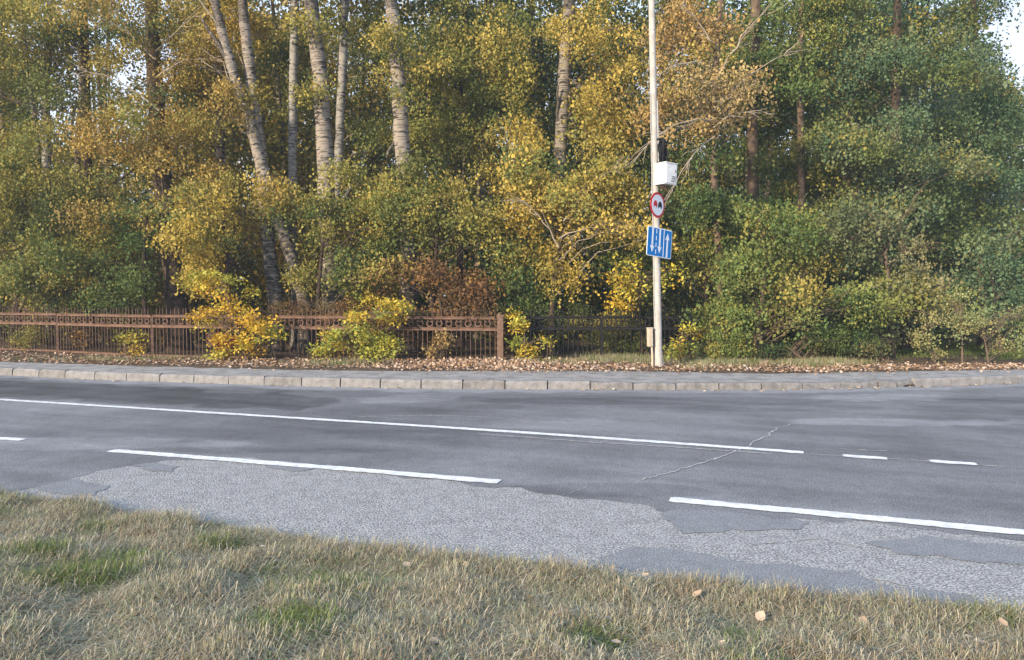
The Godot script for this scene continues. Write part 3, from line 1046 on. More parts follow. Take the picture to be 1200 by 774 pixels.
	for j in 7:
		var q := []
		var wd := rr(0.10, 0.15)
		var ht := rr(0.16, 0.34)
		var tilt := rr(-1.2, 1.2)
		var off := Vector3(rr(-0.05, 0.07), 0.32 + rr(-0.12, 0.1), rr(-0.06, 0.1))
		for m in 21:
			var a := TAU * m / 20.0
			q.append(off + Vector3(cos(a) * wd * cos(tilt) + 0.03 * sin(a * 3.0 + j), sin(a) * ht, cos(a) * wd * sin(tilt)))
		var sh := Shape.new()
		sh.tube(q, tapered(21, 0.022, 0.022), 6, 1.0, false)
		part("loop", sh.commit(), M.black, co)
	var sp := Shape.new()
	sp.box(Vector3(-0.06, 0.08, -0.05), Vector3(0.09, 0.62, 0.05))
	part("splice_box", sp.commit(), M.black, co)

# ------------------------------------------------------------------ woodland

func build_trees() -> void:
	var T := []
	# --- pale aspens and birches whose stems show
	T.append({"name": "aspen", "label": "thick dark-barked tree with ochre leaves behind the brown fence", "z": 28.5, "trunk": [[208, 372], [205, 330], [196, 250], [187, 180], [181, 90], [176, 0]], "w": [27, 14], "bark": "dark_bark", "up": 6.0,
		"pal": "ochre", "lobes": [[150, 50, 55, 60], [195, 90, 50, 60], [145, 160, 50, 50, -1], [115, 225, 45, 40, -1], [235, 150, 40, 50, -1], [215, 40, 55, 45]], "dens": 0.8, "gap": 0.0, "branch_mat": "twig", "twigs": [[182, 60, 250, 10, -0.8, 0.2], [184, 90, 260, 70, -1.0, 0.3], [182, 70, 110, 20, -0.8, 0.3], [186, 130, 90, 80, -0.8, 0.3]], "stubs": [[187, 180, 130, 215, -0.5, 5], [184, 130, 215, 60, -0.4, 5]]})
	T.append({"name": "birch", "label": "slender pale birch just beside the thick dark-barked trunk", "z": 31, "trunk": [[250, 350], [253, 300], [258, 150], [256, 60], [254, 0]], "w": [13, 9], "bark": "aspen_b", "up": 5.0,
		"pal": "gold", "lobes": [[262, 110, 45, 45, -1], [235, 210, 35, 35, -1]], "dens": 0.6})
	T.append({"name": "aspen", "label": "pale aspen rising straight, crossing behind the leaning aspen stem", "group": "crossing aspens", "z": 27, "trunk": [[323, 356], [317, 310], [311, 250], [306, 190], [301, 150], [292, 80], [284, 0]], "w": [17, 11], "bark": "aspen_a", "up": 6.0,
		"pal": "gold", "lobes": [[300, 30, 35, 30, 0.6], [290, 105, 16, 14, -0.9], [312, 215, 20, 22, -0.9]], "dens": 0.6})
	T.append({"name": "aspen", "label": "leaning aspen whose dark foot slants up to a pale forked stem", "group": "crossing aspens", "z": 26.6, "trunk": [[357, 356], [346, 320], [334, 280], [319, 235], [304, 185], [291, 140], [272, 82], [258, 30], [250, -10]], "w": [16, 10], "bark": "aspen_a", "up": 4.0,
		"pal": "ochre", "lobes": [[235, 40, 35, 30, 0.4], [268, 110, 20, 18, -0.8], [320, 250, 22, 25, -0.6]], "dens": 0.7, "stubs": [[268, 72, 236, 22, -0.3, 6], [282, 112, 250, 75, -0.4, 3]]})
	T.append({"name": "birch", "label": "thin white birch with black marks between the crossing aspens and the thick aspen", "z": 28, "trunk": [[346, 345], [343, 270], [343, 130], [345, 0]], "w": [11, 9], "bark": "birch", "up": 6.0,
		"pal": "olive", "lobes": [[330, 60, 30, 30, 1.0], [352, 130, 22, 26, 1.0]], "dens": 0.6})
	T.append({"name": "aspen", "label": "stout pale aspen with ringed bark, close beside a thinner stem", "z": 26.6, "trunk": [[388, 345], [383, 235], [379, 150], [374, 80], [364, 0]], "w": [22, 16], "bark": "aspen_a", "up": 7.0,
		"pal": "yellow_olive", "lobes": [[395, 25, 30, 30, 1.2], [372, 110, 14, 10, -0.8], [395, 205, 20, 20, -0.9], [360, 30, 14, 14, -0.7]], "dens": 0.6})
	T.append({"name": "birch", "label": "thin freckled birch leaning away from the stout ringed aspen", "z": 28.2, "trunk": [[388, 345], [394, 235], [400, 110], [404, 0]], "w": [12, 9], "bark": "birch", "up": 6.0,
		"pal": "yellow_olive", "lobes": [[425, 60, 30, 40, 1.0], [430, 140, 30, 35, 1.0]], "dens": 0.6, "stubs": [[398, 245, 436, 165, -0.6, 5]]})
	T.append({"name": "aspen", "label": "thickest pale aspen, standing alone above the rusty bushes", "z": 26, "trunk": [[479, 350], [476, 240], [470, 150], [464, 60], [458, 0]], "w": [25, 14], "bark": "aspen_a", "up": 7.0,
		"pal": "yellow_olive", "lobes": [[450, 45, 18, 22, -0.8], [500, 70, 35, 40, 1.0], [480, 215, 20, 20, -0.8], [470, 110, 12, 10, -0.8]], "dens": 0.6, "stubs": [[468, 150, 453, 185, -0.3, 5]]})
	T.append({"name": "aspen", "label": "pale aspen with a broken dead stub among golden leaves", "z": 26.2, "trunk": [[650, 405], [652, 330], [655, 230], [658, 150], [662, 70], [667, 0]], "w": [19, 13], "bark": "aspen_b", "up": 7.0,
		"pal": "gold", "lobes": [[700, 110, 45, 60, -0.6], [735, 60, 40, 55], [625, 160, 35, 40, -0.8], [690, 35, 45, 35, 0.6]], "dens": 0.9, "twigs": [[664, 60, 740, 30, -0.6, 0.2], [660, 90, 720, 150, -0.8, 0.3]], "stubs": [[655, 150, 654, 100, -0.4, 5], [656, 130, 690, 158, -0.5, 2.5]]})
	T.append({"name": "birch", "label": "distant dark-scarred stem between the thickest aspen and the golden aspen", "z": 33, "trunk": [[562, 330], [566, 150], [570, 60], [572, 0]], "w": [12, 10], "bark": "aspen_b", "up": 5.0, "pal": "green", "lobes": [[560, 40, 45, 45, 1.0], [590, 110, 40, 40, -1.5]], "dens": 0.8})
	T.append({"name": "birch", "label": "faint thin stem deep in the wood, behind the golden elm", "z": 34, "trunk": [[633, 310], [627, 110], [622, 0]], "w": [9, 8], "bark": "aspen_b", "up": 5.0, "pal": "green", "lobes": [[625, 50, 40, 45, 1.0]], "dens": 0.8})
	T.append({"name": "birch", "label": "pale stem showing in a gap near the bright sky openings", "z": 31, "trunk": [[58, 330], [53, 115], [56, 70], [60, 0]], "w": [11, 9], "bark": "birch", "up": 5.0, "pal": "yellow_olive", "lobes": [[60, 20, 55, 35, -1.0], [25, 60, 45, 45, -1.0]], "dens": 0.8})
	T.append({"name": "birch", "label": "dark trunk beyond the pole beside a narrow gap of sky", "z": 28, "trunk": [[887, 385], [883, 210], [882, 140], [886, 0]], "w": [14, 11], "bark": "brown_bark", "up": 6.0, "pal": "green", "lobes": [[905, 70, 45, 50, 0.8], [860, 40, 40, 40, 1.0], [884, 60, 30, 45, -0.9], [890, 250, 30, 35, -0.9], [880, 330, 30, 30, -0.8]], "dens": 0.9})
	T.append({"name": "birch", "label": "reddish-barked trunk high in the dark green crowns", "z": 30, "trunk": [[990, 350], [995, 120], [1003, 50], [1009, 0]], "w": [14, 11], "bark": "brown_bark", "up": 6.0, "pal": "cool", "lobes": [[1040, 50, 55, 50, 0.6], [960, 90, 45, 50, 0.8], [1030, 140, 50, 45, -0.8], [994, 190, 35, 50, -1.0], [1000, 80, 25, 30, -0.9], [990, 280, 35, 40, -1.0]], "dens": 0.9})
	# --- leafy trees and understorey
	T.append({"label": "broad olive-green tree over the first bay of brown fence", "z": 29.8, "trunk": [[20, 370], [24, 300], [30, 210]], "w": [13, 5], "bark": "dark_bark", "pal": "olive",
		"lobes": [[-30, 220, 70, 70, -1], [30, 190, 70, 55, -1], [95, 235, 62, 60, -1.5], [20, 275, 75, 45, -1.6], [100, 300, 50, 40, -1.4], [40, 335, 60, 30, -1], [125, 325, 30, 28, -1]], "dens": 1.0, "limbs": 26})
	T.append({"label": "tall yellow-olive tree reaching over the olive-green tree", "z": 30, "trunk": [[105, 350], [102, 200], [100, 90], [98, 0]], "w": [12, 8], "bark": "dark_bark", "up": 5.0, "pal": "yellow_olive",
		"lobes": [[30, 40, 70, 50, -1], [100, 30, 55, 45], [60, 110, 60, 45, -1], [-40, 90, 60, 70]], "dens": 0.75, "gap": 0.04, "limbs": 24})
	T.append({"label": "dark green sapling under the thick dark-barked trunk", "z": 27.5, "trunk": [[170, 370], [168, 320], [172, 250]], "w": [7, 3], "bark": "dark_bark", "pal": "green", "lobes": [[160, 290, 35, 40], [228, 300, 22, 35, 1.5], [150, 335, 35, 25]], "dens": 0.8})
	T.append({"label": "golden tree in front of the crossing aspens", "z": 25.6, "trunk": [[268, 372], [266, 320], [262, 230]], "w": [8, 4], "bark": "dark_bark", "pal": "gold",
		"lobes": [[250, 200, 40, 45, 0.6], [248, 262, 42, 45], [288, 285, 32, 35, 2.2], [245, 300, 22, 30, 0.6], [335, 240, 25, 30, 2.4]], "dens": 0.95, "limbs": 22})
	T.append({"label": "olive-green young tree below the stout ringed aspen", "z": 25.2, "trunk": [[372, 378], [374, 330], [380, 270]], "w": [7, 3], "bark": "dark_bark", "pal": "olive",
		"lobes": [[385, 278, 40, 35], [425, 255, 45, 35, 0.4], [385, 325, 35, 28], [425, 310, 45, 35]], "dens": 1.0, "limbs": 20})
	T.append({"label": "yellow-olive young tree below the thickest pale aspen", "z": 24.8, "trunk": [[505, 385], [508, 330], [515, 250]], "w": [7, 3], "bark": "dark_bark", "pal": "yellow_olive",
		"lobes": [[480, 270, 45, 35], [530, 235, 50, 40], [460, 230, 30, 25, 0.6], [560, 265, 40, 35], [510, 205, 35, 30, 0.6]], "dens": 0.95, "limbs": 22})
	T.append({"label": "mid-green tree filling the gap between the thickest aspen and the golden aspen", "z": 29, "trunk": [[540, 350], [538, 250], [540, 100], [545, 0]], "w": [9, 6], "bark": "dark_bark", "up": 4.0, "pal": "olive", "mix": "yellow_olive",
		"lobes": [[530, 130, 50, 55, -1.0], [585, 165, 45, 45, -1.5], [520, 50, 45, 45, -1.0], [600, 70, 45, 50, -1.0], [560, 30, 45, 40], [570, 105, 40, 40, -1.4]], "dens": 0.95, "limbs": 20})
	T.append({"label": "dry rust-brown bush above the brown fence end", "name": "bush", "category": "bush", "z": 24.2, "trunk": [[520, 400], [518, 370], [510, 320]], "w": [5, 3], "bark": "dark_bark", "pal": "rust",
		"lobes": [[470, 320, 45, 40], [525, 325, 50, 35, 0.4], [575, 355, 40, 30], [500, 365, 50, 20, -0.2]], "dens": 0.8, "limbs": 30, "gap": -0.02})
	T.append({"label": "large golden elm spreading over the black fence", "z": 24.4, "trunk": [[646, 405], [648, 350], [660, 260]], "w": [9, 5], "bark": "dark_bark", "pal": "gold",
		"lobes": [[625, 225, 45, 40], [685, 215, 50, 45, -0.2], [720, 260, 40, 40], [610, 290, 40, 30], [665, 300, 50, 35, -0.3], [700, 175, 45, 35, 0.3], [725, 205, 35, 30, -0.6]], "dens": 0.95, "limbs": 36, "branch_mat": "twig", "limb_r": 0.013, "twigs": [[660, 260, 735, 190, -0.9, 0.3], [655, 280, 745, 270, -1.0, 0.3], [655, 290, 600, 230, -0.9, 0.3]]})
	T.append({"label": "green sapling under the golden elm by the fence end", "z": 25.2, "trunk": [[590, 395], [588, 350], [592, 290]], "w": [5, 3], "bark": "dark_bark", "pal": "green", "lobes": [[570, 270, 40, 30], [600, 320, 40, 25], [640, 345, 40, 22, -0.4]], "dens": 0.9})
	T.append({"label": "bright yellow leafy sapling close behind the pole", "z": 23.8, "trunk": [[752, 405], [750, 370], [748, 320]], "w": [4, 2], "bark": "dark_bark", "pal": "bright", "lobes": [[742, 325, 28, 30], [792, 332, 24, 26, -0.4], [728, 350, 22, 18]], "dens": 0.9, "leaf": "large"})
	T.append({"label": "orange-brown tree with many bare drooping twigs above the cabinet", "z": 24.6, "trunk": [[846, 400], [842, 300], [836, 180], [840, 60], [845, 0]], "w": [9, 6], "bark": "brown_bark", "up": 3.0, "cap": false, "pal": "orange",
		"lobes": [[800, 60, 45, 45, -0.4], [845, 100, 50, 45, -0.6], [790, 130, 30, 40], [820, 150, 30, 25], [830, 20, 50, 30]], "dens": 0.6, "limbs": 40, "limb_r": 0.013, "gap": -0.3, "mix": "yellow_olive", "twigs": [[840, 90, 905, 5, -1.2, 0.2], [836, 130, 930, 60, -1.4, 0.25], [836, 150, 905, 135, -1.5, 0.3], [838, 140, 745, 180, -1.6, 0.35], [840, 80, 765, 90, -1.2, 0.3], [842, 60, 800, 5, -1.0, 0.1], [836, 120, 890, 95, -1.3, -0.1], [838, 160, 780, 235, -1.6, 0.3]]})
	T.append({"label": "dark green tree behind the blue lane sign", "z": 25.4, "trunk": [[832, 400], [828, 330], [830, 240]], "w": [8, 4], "bark": "dark_bark", "pal": "green",
		"lobes": [[830, 215, 50, 40], [820, 290, 45, 45], [870, 250, 40, 40, 0.5], [780, 230, 30, 35, 0.6], [760, 300, 40, 35, 0.8], [842, 250, 28, 40, -1.0], [846, 330, 30, 35, -0.8]], "dens": 1.0, "limbs": 20})
	T.append({"label": "yellow-green thicket tree beyond the pole, leaning over the pavement", "z": 22.9, "trunk": [[892, 425], [890, 380], [900, 300]], "w": [7, 3], "bark": "brown_bark", "pal": "yellow_green",
		"lobes": [[860, 310, 45, 40], [905, 270, 45, 40, 0.5], [945, 310, 45, 40], [870, 370, 45, 30], [930, 370, 50, 35, -0.2], [985, 345, 35, 35]], "dens": 0.95, "limbs": 30})
	T.append({"label": "tall green tree with a yellow-green top beyond the orange tree", "z": 27, "trunk": [[945, 390], [940, 250], [938, 100], [940, 0]], "w": [10, 6], "bark": "brown_bark", "up": 4.0, "pal": "yellow_green",
		"lobes": [[925, 60, 45, 50], [965, 20, 45, 40], [940, 150, 40, 40, 0.6], [960, 220, 45, 40], [915, 215, 25, 35, 0.8], [940, 110, 30, 50, -0.9], [942, 260, 35, 45, -0.9]], "dens": 0.85, "limbs": 20})
	T.append({"label": "massive cool green tree with dense drooping crown", "z": 26.5, "trunk": [[1062, 395], [1058, 280], [1050, 120], [1052, 0]], "w": [13, 8], "bark": "dark_bark", "up": 4.0, "pal": "cool",
		"lobes": [[1030, 90, 55, 55], [1085, 60, 55, 55, 0.4], [1090, 160, 55, 55], [1020, 180, 50, 45, -0.4], [1065, 235, 55, 40, -0.4]], "dens": 1.0, "limbs": 22})
	T.append({"label": "grey-olive tree with fine bare twigs, low beside the cool green tree", "z": 24, "trunk": [[1046, 415], [1044, 360], [1036, 280]], "w": [7, 3], "bark": "brown_bark", "pal": "grey_olive",
		"lobes": [[1035, 285, 50, 45], [1000, 260, 40, 35, 0.4], [1070, 335, 45, 40], [1020, 350, 40, 35]], "dens": 0.9, "limbs": 30, "limb_r": 0.011, "twigs": [[1036, 300, 1085, 215, -0.6, 0.2], [1038, 290, 1000, 225, -0.6, 0.2], [1040, 310, 1100, 290, -0.6, 0.2]]})
	T.append({"label": "pale cool-green tree at the wood's end beside the open sky", "z": 28.5, "trunk": [[1152, 400], [1150, 300], [1146, 120], [1142, 0]], "w": [10, 6], "bark": "brown_bark", "up": 2.0, "cap": false, "pal": "cool",
		"lobes": [[1130, 60, 42, 60], [1150, 160, 50, 60], [1125, 260, 50, 50, -0.6], [1180, 250, 50, 55], [1130, 10, 40, 30], [1210, 170, 30, 40, 1], [1148, 210, 35, 55, -1.0], [1146, 90, 30, 45, -1.0]], "dens": 0.9, "limbs": 20})
	T.append({"label": "light green bushy tree low at the wood's end above the grass patch", "z": 25.5, "trunk": [[1172, 410], [1168, 370], [1160, 310]], "w": [6, 3], "bark": "brown_bark", "pal": "cool",
		"lobes": [[1120, 335, 40, 40], [1170, 330, 50, 45, -0.4], [1215, 340, 50, 50], [1240, 270, 50, 60, 1]], "dens": 0.95, "limbs": 20})
	for t in T:
		tree(t)
	# --- shrubs along the fence
	var S := [
		["bright yellow box-elder bush growing through the brown fence", "bright", 23.2, [290, 420], [[262, 340, 30, 24, 0.3], [252, 325, 18, 14, 0.3], [240, 372, 18, 14, 0.1], [285, 370, 26, 22], [300, 398, 28, 20, -0.2], [268, 405, 12, 14]], "large", 1.4],
		["yellow box-elder bush spilling over the fence towards the pavement", "lime", 22.4, [432, 424], [[398, 400, 28, 20], [440, 398, 32, 24], [425, 366, 28, 20, 0.3], [452, 350, 20, 14, 0.4]], "large", 1.4],
		["small yellow vine hiding the first bay of black fence", "lime", 22.6, [618, 424], [[614, 390, 14, 24], [625, 410, 16, 12], [606, 370, 10, 14, 0.2]], "large", 1.0],
		["orange sprig poking between pickets next to the fence end post", "orange", 22.7, [516, 422], [[518, 402, 9, 11], [510, 412, 8, 8]], "large", 1.2],
		["lime green bush inside the second bay of brown fence", "lime", 25.6, [148, 418], [[145, 400, 22, 14], [168, 395, 12, 14]], "large", 1.0],
		["dark red creeper low beside the bright yellow bush", "red", 23.5, [262, 420], [[262, 398, 17, 11], [258, 417, 8, 4, -0.2]], "large", 1.0],
		["rusty red shrub behind the pickets in the second bay", "rust", 27.0, [98, 415], [[98, 392, 15, 17]], "large", 1.0],
		["muted green shrub behind the first bay of pickets", "olive", 28.0, [40, 412], [[40, 392, 26, 16], [15, 395, 16, 14]], "round", 0.9],
		["yellow shrub at the dark fence just past the pole", "bright", 22.6, [798, 426], [[797, 398, 17, 18], [812, 382, 12, 10, 0.2]], "large", 0.9],
		["low green shrub under the yellow-green thicket tree", "yellow_green", 22.3, [845, 428], [[840, 398, 25, 20], [870, 412, 25, 12]], "round", 1.1],
		["dark green shrub at the foot of the thicket near the pavement", "green", 22.6, [950, 428], [[920, 405, 30, 18], [965, 405, 30, 18], [990, 390, 25, 20, 0.3]], "round", 1.1],
		["brownish twiggy shrub between the thicket and the grass patch", "grey_olive", 22.8, [1040, 428], [[1022, 405, 20, 18], [1040, 392, 20, 18, 0.4]], "round", 0.5],
		["leaning pale sapling with few leaves at the grass patch", "sage", 22.0, [1098, 428], [[1080, 382, 22, 16], [1098, 412, 8, 8]], "round", 0.2],
		["slim upright sapling beside the leaning one", "sage", 21.8, [1128, 424], [[1128, 376, 16, 22], [1120, 350, 12, 14, 0.2]], "round", 0.2],
		["ragged pale shrub at the pavement beyond the saplings", "sage", 21.6, [1160, 424], [[1150, 380, 20, 22], [1178, 402, 14, 10], [1195, 375, 22, 22, 0.3]], "round", 0.28],
		["olive undergrowth bush behind the golden elm's foot", "olive", 25.0, [700, 412], [[690, 390, 35, 20], [735, 385, 30, 22], [665, 372, 30, 15, -0.5]], "round", 1.0],
		["brown-olive bush behind the yellow box-elder bush", "rust", 24.8, [390, 405], [[380, 360, 40, 20], [345, 372, 25, 14], [450, 370, 30, 20]], "round", 0.8],
	]
	for a in S:
		var f: Array = a[3]
		var lob: Array = a[4]
		tree({"name": "shrub", "category": "shrub", "group": "shrubs along the fence", "label": a[0], "z": a[2], "trunk": [[f[0], f[1]], [lerpf(f[0], lob[0][0], 0.5), lerpf(f[1], lob[0][1], 0.5)], [lob[0][0], lob[0][1]]], "w": [2.2, 1.0], "bark": "brown_bark",
			"pal": a[1], "mix": "lime" if a[1] == "bright" else a[1], "lobes": lob, "leaf": a[5], "dens": 2.4 * a[6], "limbs": 14, "limb_r": 0.012, "gap": -0.35, "size": 0.55 if a[5] == "round" else 0.8})

	# --- the depth of the wood: too many to tell apart
	var wood := Node3D.new()
	wood.name = "woodland"
	add_child(wood)
	tag(wood, "mass of green and gold foliage and thin stems deep in the wood", "woodland", "", "stuff")
	var where := []
	var tint := []
	var cols := ["yellow_olive", "olive", "ochre", "gold", "olive", "green", "olive", "green", "cool", "cool"]
	var made := 0
	while made < 18500:
		var d := rr(31.0, 66.0)
		var x := rr(-0.95, 0.86) * d
		var y := 0.4 + pow(rng.randf(), 0.9) * 19.0
		var p := Vector3(x, y, -d)
		var side := x / d
		if side > 0.62 and y - 2.2 > d * (0.40 - (side - 0.62) * 3.4):
			continue
		if gap_noise.get_noise_3dv(p * 0.45) < (-0.35 if y < 6.0 else -0.04):
			continue
		if side > -0.64 and side < -0.44 and y - 2.2 > d * 0.20 and rng.randf() < 0.85:
			continue
		var pal: Array = PAL[cols[clampi(int((side + 0.7) / 1.4 * 10.0 + rng.randfn() * 0.7 + 2.0 * tone_noise.get_noise_2d(x, d)), 0, 9)]]
		var col: Color = pal[rng.randi() % pal.size()]
		where.append(Transform3D(any_turn(rr(1.3, 2.3)), p))
		tint.append(col)
		made += 1
	scatter("foliage", clump.round, M.leaf, wood, where, tint)
	var ts := Shape.new()
	for k in 110:
		var d := rr(33.0, 62.0)
		var x := rr(-0.8, 0.62) * d
		var lean := Vector3(rr(-0.06, 0.06), 1, rr(-0.05, 0.05))
		var base := Vector3(x, soil_height(x, -d) - 0.1, -d)
		var pts := []
		for j in 8:
			pts.append(base + lean * (j * 2.3) + Vector3(rr(-0.1, 0.1), 0, rr(-0.1, 0.1)))
		ts.tube(pts, tapered(8, rr(0.11, 0.22), 0.06), 7, 1.0, false)
	part("stems", ts.commit(), M.aspen_b, wood)

# ------------------------------------------------------------------ grass and litter

func make_tuft(blades: int, tall: float, spread: float, flop: float) -> ArrayMesh:
	var s := Shape.new()
	for k in blades:
		var o := Vector3(rng.randfn(), 0, rng.randfn()) * spread
		var a := rr(-PI, PI)
		var out := Vector3(cos(a), 0, sin(a))
		var side := Vector3(-sin(a), 0, cos(a)) * rr(0.0011, 0.0027)
		var h := tall * rr(0.45, 1.2)
		var f := rr(0.1, 1.0) * flop
		var p1 := o + Vector3.UP * h * 0.55 + out * h * f * 0.35
		var p2 := o + Vector3.UP * h * (1.0 - 0.45 * f) + out * h * f * 1.0
		var g := rr(0.65, 1.3)
		var col := Color(g * rr(0.95, 1.08), g, g * rr(0.85, 1.1))
		s.quad(o - side, p1 - side * 0.8, p1 + side * 0.8, o + side, col)
		s.tri(p1 - side * 0.8, p2, p1 + side * 0.8, col)
	return s.commit()

func build_grass() -> void:
	var dry := make_tuft(24, 0.125, 0.05, 2.4)
	var where := []
	var tint := []
	var straw := [Color(0.42, 0.35, 0.24), Color(0.34, 0.28, 0.19), Color(0.52, 0.45, 0.33), Color(0.24, 0.19, 0.125), Color(0.36, 0.36, 0.23), Color(0.38, 0.29, 0.20), Color(0.29, 0.31, 0.18), Color(0.50, 0.46, 0.36)]
	var green := [Color(0.15, 0.20, 0.055), Color(0.20, 0.23, 0.07), Color(0.12, 0.17, 0.05)]
	var patches := []
	for q in [[80, 690, 0.34], [110, 608, 0.14], [255, 625, 0.14], [385, 680, 0.14], [870, 740, 0.12], [40, 655, 0.2], [140, 655, 0.2], [700, 760, 0.2], [330, 760, 0.25]]:
		patches.append([on_level(q[0], q[1], 0.2), q[2]])
	var made := 0
	while made < 31000:
		var x := rr(-8.5, 6.5)
		var ze := edge_z(x)
		var z := ze + 0.02 + rng.randf() * minf(6.2, 0.5 - ze)
		if absf(x) > -z * 0.80 + 1.3:
			continue
		var sparse := tone_noise.get_noise_2d(x * 11.0 + 40.0, z * 11.0)
		if sparse < -0.12 and rng.randf() < 0.7:
			continue
		made += 1
		var hgt := rr(0.5, 1.3) * (1.0 + 1.1 * tone_noise.get_noise_2d(x * 7.0, z * 7.0 + 20.0))
		var gr := tone_noise.get_noise_2d(x * 2.2 + 9.0, z * 2.2) * 0.9 - 0.12
		for q in patches:
			if Vector2(q[0].x - x, q[0].z - z).length() < q[1] * rr(0.6, 1.3):
				gr = 0.9
		var col: Color = straw[rng.randi() % straw.size()]
		if rng.randf() < gr:
			col = green[rng.randi() % 3]
			if gr > 0.8: hgt *= 1.1
		where.append(Transform3D(Basis(Vector3.UP, rr(-PI, PI)).scaled(Vector3(1.1, hgt, 1.1)), Vector3(x, verge_height(x, z) - 0.006, z)))
		tint.append(col)
	tag(scatter("grass", dry, M.grass, self, where, tint), "dry straw-coloured grass with green tufts on the near bank", "grass", "", "stuff")

	# weeds and green grass on the far verge
	var tall := make_tuft(16, 0.16, 0.05, 0.9)
	where = []
	tint = []
	for q in [[1085, 411, 70, 8, 2200, 1], [1190, 414, 40, 8, 900, 1], [730, 422, 60, 6, 800, 0], [850, 427, 60, 5, 600, 0], [640, 426, 60, 3, 200, 0], [400, 427, 50, 3, 160, 0], [960, 427, 60, 5, 700, 0], [150, 420, 130, 3, 200, 0]]:
		for k in q[4]:
			var p := on_level(q[0] + rng.randfn() * q[2] * 0.5, q[1] + rng.randfn() * q[3] * 0.45, 0.2)
			if p.z < -32.0 or p.z > -19.6: continue
			where.append(Transform3D(Basis(Vector3.UP, rr(-PI, PI)).scaled(Vector3(1.6, rr(0.6, 1.4), 1.6)), Vector3(p.x, soil_height(p.x, p.z) - 0.01, p.z)))
			tint.append((green[rng.randi() % 3] if q[5] == 1 or rng.randf() < 0.35 else straw[rng.randi() % 8]))
	tag(scatter("verge_grass", tall, M.grass, self, where, tint), "thin grass and weeds along the foot of the fence", "grass", "", "stuff")

func curled_leaf(l: float, w: float) -> ArrayMesh:
	var s := Shape.new()
	var outline := [Vector2(0, 0), Vector2(-0.32, 0.16), Vector2(-0.5, 0.42), Vector2(-0.36, 0.72), Vector2(0, 1.0), Vector2(0.36, 0.72), Vector2(0.5, 0.42), Vector2(0.32, 0.16)]
	var bend := func(p: Vector2) -> Vector3: return Vector3(p.x * w, 0.25 * w * p.x * p.x * 4.0 * 0.5 + 0.12 * l * (p.y - 0.4) * (p.y - 0.4) * 3.0, p.y * l)
	for k in outline.size():
		s.tri((bend as Callable).call(Vector2(0, 0.45)), (bend as Callable).call(outline[k]), (bend as Callable).call(outline[(k + 1) % outline.size()]))
	return s.commit()

